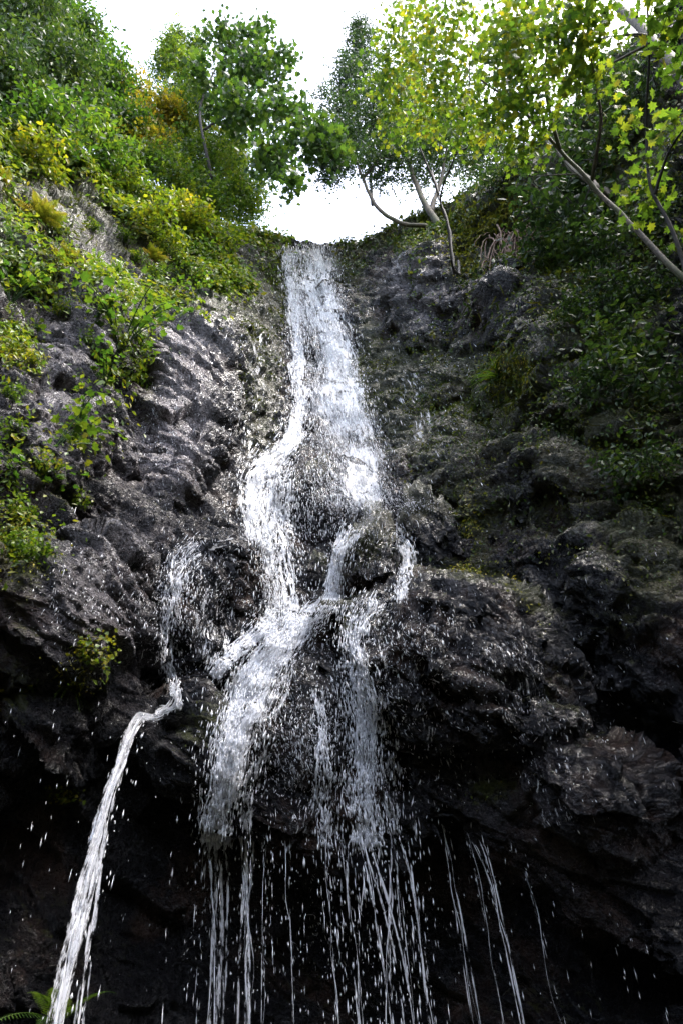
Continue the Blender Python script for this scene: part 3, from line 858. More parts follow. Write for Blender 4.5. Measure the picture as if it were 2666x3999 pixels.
def ribbon(bag_list, pts, width, seed, dens=0.6, twist=0.6, head=.6):
    """Free-falling torn ribbon about a 3-D path; collected as (V, dens, su, sv)."""
    n = len(pts); m = 7
    t = np.gradient(pts, axis=0); t /= np.linalg.norm(t, axis=1, keepdims=True)
    view = pts - CAM; view /= np.linalg.norm(view, axis=1, keepdims=True)
    s = np.cross(t, view); s /= np.linalg.norm(s, axis=1, keepdims=True) + 1e-9
    f = np.cross(s, t)
    ang = twist * np.sin(np.linspace(0, rng.uniform(4, 10), n) + rng.uniform(0, 6))
    s2 = s * np.cos(ang)[:, None] + f * np.sin(ang)[:, None]
    w = width * (1 + 0.7 * fbm(pts + seed * 2.3, 0.16, 3, 421)) * np.interp(np.linspace(0, 1, n), [0, .08, .2, 1], [head, head * .5 + .5, 1, 1.1])
    u = np.linspace(-1, 1, m)
    sway = width * 0.7 * np.stack([fbm(pts * np.array([1, 1, .6]) + seed, 0.30, 2, 431 + k) for k in range(3)], -1)
    V = pts[:, None] + sway[:, None] + s2[:, None] * (u[None, :, None] * w[:, None, None])
    px = np.linalg.norm(pts - CAM, axis=1) / FPX
    cum = np.concatenate([[0], np.cumsum(np.linalg.norm(np.diff(pts, axis=0), axis=1))])
    dn = dens * np.clip(1.5 * (1 - np.abs(u) ** 2), 0, 1)[None] * np.interp(np.linspace(0, 1, n), [0, .03, .8, 1], [.6, 1, 1, .9])[:, None]
    dn = dn * (0.9 + 0.6 * fbm(pts + seed * 1.3, 0.22, 3, 441))[:, None]
    bag_list.append((V, dn, (u[None] * w[:, None]) / px[:, None] + seed * 17.3, np.repeat((cum / px)[:, None], m, 1) * 0.8 + seed * 53.1))

def ribbon_mesh(name, bl, mat, parent):
    Vs, D, U, W, Fs, o = [], [], [], [], [], 0
    for V, dn, su, sv in bl:
        n, m = V.shape[:2]
        i = np.arange(n * m).reshape(n, m) + o
        Fs.append(np.stack([i[:-1, :-1], i[1:, :-1], i[1:, 1:], i[:-1, 1:]], -1).reshape(-1, 4)); o += n * m
        Vs.append(V.reshape(-1, 3)); D.append(dn.ravel()); U.append(su.ravel()); W.append(sv.ravel())
    ob = mesh_np(name, np.concatenate(Vs), np.concatenate(Fs), mat, None, True, dict(dens=np.clip(np.concatenate(D), 0, 1), su=np.concatenate(U), sv=np.concatenate(W)))
    return adopt(ob, parent)

ST = {
 'chute_left': [(287, 249, 5), (290, 285, 6), (297, 325, 7), (300, 365, 7), (300, 400, 8), (299, 425, 9), (291, 442, 9), (278, 456, 9), (264, 468, 9), (253, 480, 9), (251, 500, 8), (252, 522, 7), (254, 545, 6)],
 'chute': [(310, 248, 18), (316, 285, 20), (326, 325, 20), (334, 365, 24), (342, 405, 26), (352, 440, 28), (362, 475, 24), (370, 508, 16)],
 'middle': [(286, 456, 7), (278, 470, 12), (274, 490, 17), (273, 520, 19), (276, 545, 17), (280, 580, 15), (281, 610, 15), (277, 628, 13)],
 'pyramid': [(322, 432, 26), (320, 470, 32), (322, 505, 38), (325, 540, 38)],
 'behind_knob': [(352, 528, 12), (342, 546, 9), (338, 560, 8), (334, 580, 8), (330, 600, 9), (312, 616, 13), (288, 632, 13)],
 'right_channel': [(398, 526, 9), (404, 545, 7), (407, 565, 6), (403, 585, 6), (399, 604, 5)],
 'left_spill': [(276, 622, 12), (256, 634, 9), (238, 648, 7), (224, 662, 6), (212, 678, 5)],
 'main_lower': [(300, 622, 14), (288, 640, 14), (266, 666, 14), (252, 692, 16), (240, 722, 16), (230, 758, 14), (223, 800, 11), (217, 846, 9)],
 'main_right': [(288, 648, 8), (278, 690, 12), (268, 730, 12), (256, 770, 9), (248, 810, 8), (244, 846, 7)],
 'dome_fall': [(374, 604, 15), (362, 620, 11), (356, 645, 8), (362, 680, 11), (370, 712, 12), (368, 756, 12), (366, 800, 15), (372, 848, 12)],
 'dome_side': [(378, 606, 8), (384, 640, 7), (380, 690, 8), (388, 740, 9), (392, 800, 9), (395, 848, 7)],
 'shelf': [(200, 548, 9), (184, 560, 12), (174, 585, 13), (171, 615, 11), (165, 645, 9), (170, 672, 5), (177, 692, 3), (177, 708, 3)],
 'ledge_line': [(276, 536, 4), (258, 541, 3), (238, 538, 3), (222, 543, 4), (205, 546, 6)],
 'left_run': [(225, 545, 26), (220, 590, 32), (215, 640, 34), (210, 670, 30)],
 'mid_run': [(318, 640, 26), (320, 690, 34), (318, 740, 36), (312, 840, 40)],
 'right_run': [(420, 612, 30), (425, 660, 40), (430, 720, 44), (440, 815, 40)],
 'dome_run': [(500, 640, 34), (520, 690, 44), (545, 760, 44), (560, 830, 40)],
 'pour_left': [(262, 300, 14), (258, 360, 18), (250, 420, 18), (236, 480, 20)],
 'pour_right': [(400, 370, 20), (420, 420, 26), (435, 470, 26), (440, 500, 20)],
 'centre_thin': [(320, 690, 8), (322, 720, 6), (324, 750, 5), (324, 790, 6), (325, 845, 5)],
}

def build_water():
    root = thing('waterfall', (0, 9.5, 8.0), 'white waterfall cascading down the dark rock from the notch at the top', 'waterfall')
    root['kind'] = 'structure'
    def wide(rows, dens_k, seed, mat, lift):
        R = np.asarray(rows, float); n = int((R[-1, 0] - R[0, 0]) / 2.4)
        R = crom(R, np.linspace(0, len(R) - 1, n))
        C = np.stack([(R[:, 1] + R[:, 2]) / 2, R[:, 0]], 1)
        sheet('water_sheet', C, (R[:, 2] - R[:, 1]) / 2, (R[:, 2] - R[:, 1]).max() / 2.2, mat, root, R[:, 3] * dens_k, seed, lift)
    main = [(246, 281, 336, .58), (280, 282, 345, .52), (320, 288, 357, .5), (360, 294, 368, .54), (400, 294, 380, .54), (425, 296, 388, .5), (450, 300, 396, .46), (480, 304, 404, .42), (512, 306, 410, .38), (540, 310, 400, .24)]
    wide(main, 1.0, 1, M_VEIL, 0.07)
    wide(main, 0.9, 2, M_VEIL, 0.16)
    wide(main, 1.0, 3, M_SOFT, 0.26)
    stream_sheet('chute_left', root, .70, 1.25, 3)
    stream_sheet('chute', root, .70, 1.0, 2)
    stream_sheet('middle', root, .60, 1.4, 3)
    stream_sheet('pyramid', root, .38, 1.1, 2)
    stream_sheet('behind_knob', root, .74, 1.15, 3)
    stream_sheet('right_channel', root, .80, 1.2, 2)
    stream_sheet('main_lower', root, .64, 1.4, 3)
    stream_sheet('left_spill', root, .72, 1.3, 2)
    stream_sheet('main_right', root, .50, 1.4, 2)
    stream_sheet('dome_fall', root, .58, 1.25, 3)
    stream_sheet('dome_side', root, .46, 1.3, 2)
    stream_sheet('shelf', root, .46, 1.4, 2)
    stream_sheet('ledge_line', root, .5, 1.2, 1)
    stream_sheet('centre_thin', root, .48, 1.3, 1)
    for key in ('left_run', 'mid_run', 'right_run', 'dome_run', 'pour_left', 'pour_right'):
        stream_sheet(key, root, .40, 1.0, 1)
    b = Bag()
    stream_drops(b, ST['chute_left'], 10, 0.6, 0.10, 1.5, 1.8)
    stream_drops(b, ST['chute'], 18, 0.42, 0.2, 1.3, 2.2)
    stream_drops(b, ST['middle'], 14, 0.6, 0.10, 1.4, 1.6)
    stream_drops(b, ST['pyramid'], 5, 0.45, 0.10, 1.0, 2.0)
    adopt(b.build('upper_drops', M_WATER), root)['kind'] = 'stuff'
    b = Bag()
    stream_drops(b, ST['behind_knob'], 8, 0.6, 0.06, 1.4, 1.5)
    stream_drops(b, ST['right_channel'], 5, 0.6, 0.05, 1.3, 1.5)
    stream_drops(b, ST['main_lower'], 15, 0.75, 0.09, 1.5, 1.6)
    stream_drops(b, ST['left_spill'], 6, 0.7, 0.05, 1.5, 1.5)
    stream_drops(b, ST['dome_fall'], 9, 0.75, 0.09, 1.4, 1.7)
    stream_drops(b, ST['shelf'], 5, 0.6, 0.04, 1.4, 1.6)
    stream_drops(b, ST['centre_thin'], 3, 0.7, 0.05, 1.5, 1.8)
    adopt(b.build('lower_drops', M_WATER), root)['kind'] = 'stuff'
    b = Bag()
    for k, c, r in (('chute_left', 8, .8), ('middle', 12, .9), ('behind_knob', 12, .9), ('right_channel', 8, .9),
                    ('main_lower', 26, 1.1), ('left_spill', 10, 1.2), ('dome_fall', 20, 1.0), ('shelf', 8, 0.6), ('centre_thin', 5, 0.8)):
        stream_threads(b, ST[k], c, r)
    adopt(b.build('water_threads', M_WATER), root)['kind'] = 'stuff'

    # free falls from the lower lip
    def strand(label, px, py, throw, cnt, rad, ndrop, width, size=1.0, rough=0.045, zend=0.0):
        pts0 = fall_points(px, py, zend, throw, n=90)
        r = thing('falling_stream', pts0[0], label, 'stream of water', 'strands of water falling from the overhanging lip')
        toward = CAM - pts0[0]; toward[2] = 0; toward /= np.linalg.norm(toward)
        sd = np.array([-toward[1], toward[0], 0])
        bl = []; b = Bag(); k = np.linspace(0, 1, len(pts0))
        for c in range(cnt):
            off = rng.normal(0, width * .7) + width * 0.8 * np.sin(k * rng.uniform(2, 7) + rng.uniform(0, 6))
            pxs = np.linalg.norm(pts0.mean(0) - CAM) / FPX
            ribbon(bl, pts0 + sd * off[:, None], rad * pxs * rng.uniform(.8, 1.6), c + px, .62 if cnt > 1 else .55)
            if c < 2:
                p = crom(pts0 + sd * off[:, None], np.linspace(0, len(pts0) - 1, 150))
                rivulet(b, p, np.array([.5, .8, .5, .9, .5]) * rad * pxs * .45, 5, rough, seed=px + c, lump=2.0)
        ribbon_mesh('water_strand', bl, M_VEIL, r)
        fall_drops(b, pts0, max(int(ndrop * .55), 10), width * 1.3, size * .8, 1.5)
        adopt(b.build('drops', M_WATER), r)['kind'] = 'stuff'
        return r
    # the spout on the left: over the mossy shoulder, then out and down
    fall = fall_points(147, 722, 0.0, (-0.42, 0.55), 0.05)
    run = surf_line([(178, 690, 3), (177, 706, 3), (170, 713, 4), (158, 717, 5), (147, 720, 5)], 0.06)[:, :3]
    jump = fall[0] - run[-1]
    run = run + jump * np.linspace(0, 1, len(run))[:, None] ** 3
    r = thing('falling_stream', fall[0], 'thick white spout leaping off the left mossy ledge down to the bottom edge', 'stream of water', 'strands of water falling from the overhanging lip')
    base = np.concatenate([run[:-1], fall])
    cumb = np.concatenate([[0], np.cumsum(np.linalg.norm(np.diff(base, axis=0), axis=1))])
    base = np.stack([np.interp(np.linspace(0, cumb[-1], 130), cumb, base[:, k]) for k in range(3)], -1)
    base[1:-1] = (base[:-2] + base[1:-1] * 2 + base[2:]) / 4
    bl = []; k = np.linspace(0, 1, len(base)); b = Bag()
    for c in range(7):
        off = np.minimum(1, .4 + k * 4) * (rng.normal(0, 0.018) + 0.02 * np.sin(k * rng.uniform(3, 12) + rng.uniform(0, 6)))
        q = base + off[:, None] * np.array([1, .1, 0]) + np.array([0, -.02 * c, 0])
        ribbon(bl, q, 0.026 * rng.uniform(.5, 1.15), c * 3 + 1, .72 - .03 * c, head=.12)
        if c < 5:
            rivulet(b, crom(q, np.linspace(0, len(q) - 1, 260)), np.array([.002, .006, .008, .010, .008, .010, .008]) * rng.uniform(.5, 1.1), 6, 0.05, seed=c * 5, lump=1.8)
    for c in range(3):
        q = base[50:] + np.linspace(0.02, 0.20 + 0.08 * c, len(base) - 50)[:, None] * np.array([1, 0.1, 0])
        ribbon(bl, q, 0.016 * rng.uniform(.6, 1.1), c * 3 + 40, .62)
    ribbon_mesh('water_strand', bl, M_VEIL, r)
    fall_drops(b, base, 220, 0.045, .8, 1.4)
    adopt(b.build('drops', M_WATER), r)['kind'] = 'stuff'
    strand('twin white strands falling under the main stream, left pair', 215, 838, (0.16, 0.25), 6, 1.3, 170, 0.05, .8)
    strand('white strand beside the twin strands, nearer the centre', 244, 836, (0.10, 0.25), 4, 1.3, 120, 0.045, .8)
    strand('broad broken fall of drops under the dome at the centre right', 370, 840, (0.05, 0.25), 6, 0.9, 620, 0.10, 1.0)
    strand('long thin strand just right of the broad broken fall', 395, 842, (0.10, 0.25), 4, 0.8, 180, 0.05, .9)
    strand('thin strand falling from the middle of the lip below the thin trickle', 324, 838, (0.08, 0.15), 1, 0.6, 130, 0.04, .9)
    strand('thin broken strand at the centre between trickle and broad fall', 340, 842, (0.08, 0.15), 1, 0.4, 160, 0.05, .9)
    strand('thin strand left of the right hand pair, under the dome', 442, 826, (0.10, 0.2), 2, 0.6, 60, 0.03, 0.7)
    strand('long slanting strand right of the dome, longest on the dark right', 478, 846, (0.18, 0.2), 2, 0.75, 50, 0.02, 0.8)
    strand('faint broken strand farthest right under the dome edge', 524, 872, (0.10, 0.15), 1, 0.4, 50, 0.015, 0.6)
    strand('thin strand just left of the long slanting strand', 464, 836, (0.15, 0.2), 1, 0.45, 40, 0.015, 0.6)
    strand('thin strand falling left of the centre trickle', 288, 846, (0.0, 0.15), 1, 0.5, 90, 0.03, 0.8)
    strand('thin strand between the twin strands and the centre', 266, 846, (0.0, 0.15), 1, 0.4, 80, 0.03, 0.8)
    # everything that only drips
    b = Bag()
    for k in range(80):
        x = rng.uniform(20, 640) if k % 3 else rng.uniform(190, 420)
        y = np.interp(x, [0, 60, 140, 200, 300, 400, 460, 520, 580, 640, 682], [672, 690, 760, 822, 848, 826, 832, 868, 908, 936, 940]) - rng.uniform(-6, 30)
        p, _ = hit(x, y)
        if p is None: continue
        pts = fall_points(x, y, 0.0, (rng.normal(0, .03), rng.uniform(0.02, .2)), rng.uniform(.0, .1))
        near = 1.0 if 190 < x < 420 else 0.4
        fall_drops(b, pts, int(rng.uniform(5, 30) * near), 0.010, rng.uniform(.22, .5), 3.0)
    o = tag(b.build('drips', M_WATER), 'fine drips falling in front of the dark hollow', kind='stuff')
    # trickles shining on the wet faces
    b = Bag()
    P, D = [], []
    Pf = CP.reshape(-1, 3)
    areas = [(210, 600, 60, 70, 1700), (170, 610, 40, 50, 900), (430, 660, 90, 60, 800), (520, 740, 110, 80, 350), (290, 750, 80, 50, 1700), (430, 400, 60, 120, 1100), (250, 400, 30, 120, 1100),
             (170, 430, 40, 60, 900), (90, 600, 60, 60, 900), (320, 500, 60, 60, 1400), (370, 720, 50, 70, 900), (610, 640, 60, 100, 200), (318, 715, 50, 60, 1800), (260, 720, 60, 60, 900), (390, 640, 50, 40, 900), (300, 930, 150, 70, 900), (380, 570, 40, 40, 500)]
    for x, y, rx, ry, n in areas:
        for k in range(int(n * .55)):
            xx, yy = x + rng.normal(0, rx * .6), y + rng.normal(0, ry * .6)
            p, nn = hit(xx, yy)
            if p is None: continue
            g = GRAV - nn * np.dot(GRAV, nn)
            P.append(p + nn * 0.012); D.append(g + rng.normal(0, .15, 3))
    P = np.array(P); D = np.array(D); n = len(P)
    px = np.linalg.norm(P - CAM, axis=1) / FPX
    drops(b, P, D, px * rng.gamma(2.2, 1.3, n), px * rng.gamma(2, 0.11, n) + 0.0008)
    tag(b.build('trickles', M_WATER), 'thin trickles shining on the wet rock', kind='stuff')

    # fine spray where the fall strikes the ledges
    b = Bag(); P = []
    for x, y, rx, ry, n, off in [(372, 500, 30, 12, 1500, .3), (345, 490, 36, 30, 2200, .4), (325, 400, 34, 50, 1600, .4), (312, 262, 30, 16, 900, .3), (270, 530, 24, 26, 900, .3), (300, 620, 26, 14, 900, .25), (412, 505, 20, 8, 500, .2), (372, 602, 20, 6, 400, .15)]:
        for k in range(n):
            p, nn = hit(x + rng.normal(0, rx * .6), y + rng.normal(0, ry * .6))
            if p is not None: P.append(p + (CAM - p) / np.linalg.norm(CAM - p) * abs(rng.normal(0, off)))
    P = np.array(P); n = len(P); px = np.linalg.norm(P - CAM, axis=1) / FPX
    drops(b, P, GRAV + rng.normal(0, .25, (n, 3)), px * rng.gamma(2.0, .42, n), px * rng.gamma(2.0, .10, n))
    tag(b.build('spray', M_WATER), 'fine white spray where the fall strikes the ledges', kind='stuff')

# ------------------------------------------------------------------ plants
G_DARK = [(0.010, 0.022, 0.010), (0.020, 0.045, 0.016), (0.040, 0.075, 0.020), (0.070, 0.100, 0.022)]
G_MID = [(0.016, 0.040, 0.010), (0.036, 0.085, 0.014), (0.075, 0.130, 0.016), (0.130, 0.165, 0.022)]
G_YEL = [(0.040, 0.075, 0.010), (0.090, 0.140, 0.014), (0.160, 0.190, 0.016), (0.260, 0.210, 0.018)]
G_GOLD = [(0.070, 0.095, 0.014), (0.150, 0.150, 0.018), (0.250, 0.200, 0.020), (0.300, 0.180, 0.022)]
M_L_DARK = leaf_material('dark_green_leaf', G_DARK, 0.35)
M_L_MID = leaf_material('green_leaf', G_MID, 0.5)
M_L_YEL = leaf_material('yellow_green_leaf', G_YEL, 0.5)
M_L_GOLD = leaf_material('golden_leaf', G_GOLD, 0.5)
M_L_FERN = leaf_material('fern_frond', [(0.05, 0.08, 0.012), (0.11, 0.13, 0.016), (0.17, 0.14, 0.020), (0.19, 0.09, 0.02)], 0.45)
M_L_MOSS = leaf_material('moss_tuft', [(0.012, 0.022, 0.005), (0.030, 0.045, 0.008), (0.065, 0.085, 0.010), (0.12, 0.115, 0.014)], 0.25, 0.8)
M_L_DRY = leaf_material('dry_stalk', [(0.05, 0.035, 0.018), (0.11, 0.075, 0.035), (0.17, 0.12, 0.055)], 0.1, 0.8)
M_BARK_D = bark_material('dark_bark', (0.012, 0.010, 0.009), (0.040, 0.034, 0.028))
M_BARK_L = bark_material('pale_bark', (0.030, 0.025, 0.020), (0.14, 0.115, 0.085), 16.0, 0.75)
M_BARK_M = bark_material('brown_bark', (0.030, 0.023, 0.016), (0.095, 0.075, 0.050), 8.0, 0.6)

# leaf outlines in the x-y plane, stalk at the origin, tip along +y
def outline(kind):
    if kind == 'maple':
        half = [(0.04, 0.02), (0.30, -0.06), (0.27, 0.16), (0.52, 0.30), (0.30, 0.40), (0.36, 0.66), (0.14, 0.62)]
    elif kind == 'oval':
        half = [(0.12, 0.10), (0.25, 0.40), (0.17, 0.75)]
    elif kind == 'lobed':
        half = [(0.20, 0.02), (0.46, 0.20), (0.28, 0.38), (0.36, 0.66), (0.12, 0.72)]
    else:
        half = [(0.20, 0.40)]
    pts = [(0, 0)] + half + [(0, 1.0)] + [(-x, y) for x, y in reversed(half)]
    mid = (0, 0.42)
    V = np.array([(mid[0], mid[1], -0.05)] + [(x, y, 0.12 * abs(x) - 0.12 * y * y) for x, y in pts])
    n = len(pts)
    T = np.array([(0, 1 + k, 1 + (k + 1) % n) for k in range(n)])
    return V, T
OUT = {k: outline(k) for k in ('maple', 'oval', 'lobed')}
OUT['small'] = (np.array([(0, 0, 0), (0.26, 0.45, 0.04), (0, 1.0, -0.1), (-0.26, 0.45, 0.04)]), np.array([(0, 1, 2), (0, 2, 3)]))
OUT['sprig'] = (np.array([(0, 0, 0), (0.30, 0.30, 0.05), (0.12, 0.55, 0), (0.26, 0.85, 0.0), (0, 1.1, -0.1), (-0.22, 0.75, 0.04), (-0.05, 0.5, 0.02), (-0.34, 0.35, 0.0)]), np.array([(0, 1, 2), (2, 3, 4), (0, 2, 6), (2, 4, 5), (0, 6, 7)]))
OUT['blade'] = (np.array([(-0.05, 0, 0), (0.05, 0, 0), (0.035, 0.55, 0.0), (-0.035, 0.55, 0.0), (0, 1.0, -0.25)]), np.array([(0, 1, 2), (0, 2, 3), (3, 2, 4)]))

def leaf_cloud(kind, P, size, N=None, up=0.55, droop=0.3, Y=None):
    """Leaves at P: normals lean upward, tips point outward/down. Returns V, T, tone."""
    V0, T0 = OUT[kind]
    n = len(P)
    size = np.broadcast_to(size, (n,))
    nz = rng.normal(0, 1, (n, 3)) * (1 - up) + np.array([0, 0, 1.0]) * up
    if N is not None: nz = nz * 0.5 + N * 0.7
    nz /= np.linalg.norm(nz, axis=1, keepdims=True)
    y = rng.normal(0, 1, (n, 3)) + np.array([0, 0, -droop * 2])
    if Y is not None: y = y * 0.5 + Y
    y -= nz * np.einsum('ij,ij->i', y, nz)[:, None]; y /= np.linalg.norm(y, axis=1, keepdims=True) + 1e-9
    x = np.cross(y, nz)
    W = (V0[None, :, 0, None] * x[:, None] + V0[None, :, 1, None] * y[:, None] + V0[None, :, 2, None] * nz[:, None]) * size[:, None, None] + P[:, None]
    T = (np.arange(n)[:, None, None] * len(V0) + T0[None]).reshape(-1, 3)
    tone = np.repeat(rng.random(n), len(V0))
    return W.reshape(-1, 3), T, tone

def leaf_bag(bag, *a, **k):
    V, T, tone = leaf_cloud(*a, **k)
    bag.add(V, T); bag.A.append(tone)

def grow(trunks, blobs, seg=0.35):
    """Branch skeleton: trunk polylines (n,3) then attractors from blobs [(centre, (rx, ry, rz), count)]; returns branches, tips."""
    nodes = [np.asarray(t) for t in trunks]
    allp = np.concatenate(nodes)
    tips, branches = [], []
    att = []
    for c, r, n in blobs:
        d = rng.normal(0, 1, (n, 3)); d /= np.linalg.norm(d, axis=1, keepdims=True)
        att.append(c + (d * (rng.random(n) ** 0.45)[:, None]) @ np.diag(r) if np.ndim(r) == 1 else c + (d * (rng.random(n) ** 0.45)[:, None]) @ r)
    att = np.concatenate(att)
    order = np.argsort(np.min(np.linalg.norm(att[:, None] - allp[None], axis=2), axis=1))
    for k in order:
        t = att[k]
        dd = np.linalg.norm(allp - t, axis=1) + 0.35 * np.maximum(allp[:, 2] - t[2], 0)
        s = allp[np.argmin(dd)]
        L = np.linalg.norm(t - s)
        m = max(3, min(7, int(L / seg) + 2))
        u = np.linspace(0, 1, m)[:, None]
        p = s + (t - s) * u + rng.normal(0, 0.06 * L, 3) * np.sin(u * math.pi) + np.array([0, 0, 0.10 * L]) * np.sin(u * math.pi)
        branches.append((p, L)); tips.append(t)
        allp = np.concatenate([allp, p[1:]])
    return branches, np.array(tips)

def px_blob(px, py, rho, rpx, rpy, n, deep=1.0):
    c = at_rho(px, py, rho); d = np.linalg.norm(c - CAM)
    r = 0.5 * (rpx + rpy) * deep
    M = np.stack([RIGHT * rpx, UPV * rpy, BACK * r]) * d / FPX
    return c, M, n

def rooted(pix, t):
    """Carry a trunk's foot back until it stands in the rock behind it."""
    p, nn = hit(pix[0][0], pix[0][1])
    if p is None: return t
    if np.hypot(*p[:2]) < np.hypot(*t[0, :2]): return t
    gap = np.linalg.norm(p - t[0])
    if gap > 3.5: return t
    foot = p - nn * 0.15
    m = max(3, int(gap / .15)); u = np.linspace(0, 1, m, endpoint=False)[:, None]
    return np.concatenate([foot * (1 - u) + t[0] * u + np.array([0, 0, -0.12 * gap]) * np.sin(u * math.pi), t])

def tree(name, label, trunks, blobs, leaf, mat, bark, size, per, spread, tr=(0.06, 0.02), group=None, cat='tree', big=0, up=0.5, crown_name='crown', br=0.010, droop=0.3):
    """trunks: lists of (px, py, rho) or ready (n,3) arrays. big = how many leaves become parts of their own."""
    T3 = [t if isinstance(t, np.ndarray) else path3(t, max(10, 8 * len(t))) for t in trunks]
    if not isinstance(trunks[0], np.ndarray): T3[0] = rooted(trunks[0], T3[0])
    root = thing(name, T3[0][0], label, cat, group)
    b = Bag()
    for k, t in enumerate(T3):
        wobble = t + 0.03 * np.stack([fbm(t, 0.5, 2, 500 + j) for j in range(3)], -1)
        tube(b, wobble, np.linspace(tr[0], tr[1], len(t)) * (1 if k == 0 else 0.75), 8)
    adopt(b.build('trunk', bark), root)
    br_, tips = grow(T3, blobs)
    b = Bag()
    for p, L in br_:
        r0 = br * (0.6 + 0.5 * min(L, 3.0))
        tube(b, p, np.linspace(r0, r0 * 0.3, len(p)), 4, closed=False)
    adopt(b.build('branches', bark), root)['kind'] = 'stuff'
    n = len(tips) * per
    P = np.repeat(tips, per, axis=0) + rng.normal(0, spread, (n, 3))
    extra = [p[1:] for p, L in br_ if L > 0.5]
    if extra:
        e = np.concatenate(extra); m = int(n * 0.35)
        P = np.concatenate([P, e[rng.integers(0, len(e), m)] + rng.normal(0, spread * 0.8, (m, 3))])
    S = size * rng.uniform(0.6, 1.2, len(P))
    if big:
        x, y = proj(P)
        seen = np.flatnonzero((x > -5) & (x < 687) & (y > -5) & (y < 1029))
        d = np.linalg.norm(P - CAM, axis=1) / S
        pick = seen[np.argsort(d[seen])[:big]]
        protos = []
        for q in range(8):
            V, T, tone = leaf_cloud(leaf, np.zeros((1, 3)), 1.0, up=up, droop=droop)
            protos.append(mesh_np('leaf', V, T, mat, None, False, dict(tone=np.full(len(V), (q + .5) / 8)), link=False))
        for j in pick:
            o = bpy.data.objects.new('leaf', protos[int(rng.integers(0, 8))])
            COL.objects.link(o); o.parent = root
            o.location = (P[j] - np.array(root.location)).tolist()
            o.scale = (S[j],) * 3
            o.rotation_euler = (float(rng.normal(0, .25)), float(rng.normal(0, .25)), float(rng.uniform(0, 6.28)))
        keep = np.ones(len(P), bool); keep[pick] = False
        P, S = P[keep], S[keep]
    b = Bag(); leaf_bag(b, leaf, P, S, up=up, droop=droop)
    o = adopt(b.build(crown_name, mat, None, False, 'tone'), root)
    o['kind'] = 'stuff'
    return root

# ---- prototypes of the small plants, standing at the origin, +z up, +y away from the rock
def leafy_proto(name, label, cat, group, leaf='lobed', mat=None, nst=7, nl=5, h=0.45, ls=0.11, single=True):
    root = thing(name, (0, 0, 0), label, cat, group)
    b = Bag(); LP, LY = [], []
    for s in range(nst):
        a = rng.uniform(0, 2 * math.pi); out = rng.uniform(.25, .8) * h
        tip = np.array([math.cos(a) * out, math.sin(a) * out * 0.6 + 0.35 * h, h * rng.uniform(.35, 1.0)])
        u = np.linspace(0, 1, 6)[:, None]
        p = tip * u + np.array([0, 0, 0.3 * h]) * np.sin(u * math.pi) * 0.7
        tube(b, p, np.linspace(0.006, 0.003, 6), 4, closed=False)
        for l in range(nl):
            q = p[-1] if l == 0 else p[rng.integers(2, 6)]
            LP.append(q + rng.normal(0, 0.10 * h, 3)); LY.append(tip / np.linalg.norm(tip))
    b.build('stems', M_STEM, root)['kind'] = 'stuff'
    LP = np.array(LP); LY = np.array(LY)
    S = ls * rng.uniform(.6, 1.25, len(LP))
    if single:
        me = []
        for q in range(4):
            V, T, tone = leaf_cloud(leaf, np.zeros((1, 3)), 1.0, up=.7)
            me.append(mesh_np('leaf', V, T, mat, None, False, dict(tone=tone), link=False))
        for k in range(len(LP)):
            o = bpy.data.objects.new('leaf', me[k % 4]); COL.objects.link(o); o.parent = root
            o.location = LP[k].tolist(); o.scale = (S[k],) * 3
            o.rotation_euler = (float(rng.normal(0, .35)), float(rng.normal(0, .35)), float(rng.uniform(0, 6.28)))
    else:
        b = Bag(); leaf_bag(b, leaf, LP, S, up=.6, Y=LY); b.build('leaves', mat, root, False, 'tone')
    return root

def frond(bag, base, dir_, L, pairs=20, width=0.17):
    """A feathered frond: rib plus tapered leaflets."""
    d = dir_ / np.linalg.norm(dir_)
    u = np.linspace(0, 1, pairs + 3)
    bend = np.array([0, 0, -1.0])
    p = base + d * (u * L)[:, None] + bend * (0.38 * L * u ** 2.2)[:, None]
    tube(bag, p, np.linspace(0.005, 0.0015, len(u)) * (L / .5), 3, closed=False)
    bag.A.append(np.full(len(u) * 3, rng.uniform(.2, .8)))
    tan = np.gradient(p, axis=0); tan /= np.linalg.norm(tan, axis=1, keepdims=True)
    side = np.cross(tan[0], [0, 0, 1.0]); side /= np.linalg.norm(side) + 1e-9
    tone = rng.uniform(.2, .8)
    for k in range(2, len(u)):
        w = width * L * 1.25 * (math.sin(math.pi * min(1, (u[k] + .12))) ** 0.7 * (1 - 0.55 * u[k])) + 0.01 * L
        for sg in (-1, 1):
            e = p[k] + (side * sg + tan[k] * 0.45 + np.array([0, 0, -0.15])) * w
            q = tan[k] * (L / pairs) * 0.21
            m = (p[k] * .45 + e * .55)
            bag.add([p[k] - q * .8, m - q, e, m + q, p[k] + q * .8], [(0, 1, 4), (1, 3, 4), (1, 2, 3)]); bag.A.append(np.full(5, tone + rng.uniform(-.15, .15)))

def fern_proto(name, label, group, mat, n=9, L=0.6, dead=0):
    root = thing(name, (0, 0, 0), label, 'fern', group)
    for k in range(n):
        b = Bag()
        a = rng.uniform(-1.35, 1.35) + math.pi / 2
        frond(b, np.zeros(3), np.array([math.cos(a), math.sin(a) * .7 + .25, rng.uniform(-.1, 1.5)]), L * rng.uniform(.7, 1.15))
        b.build('frond', mat, root, False, 'tone')
    for k in range(dead):
        b = Bag()
        a = rng.uniform(-1.4, 1.4) + math.pi / 2
        frond(b, np.zeros(3), np.array([math.cos(a) * .6, math.sin(a) * .6, -.5]), L * rng.uniform(.6, .9), 10, .08)
        b.build('dead_frond', M_L_DRY, root, False, 'tone')
    return root

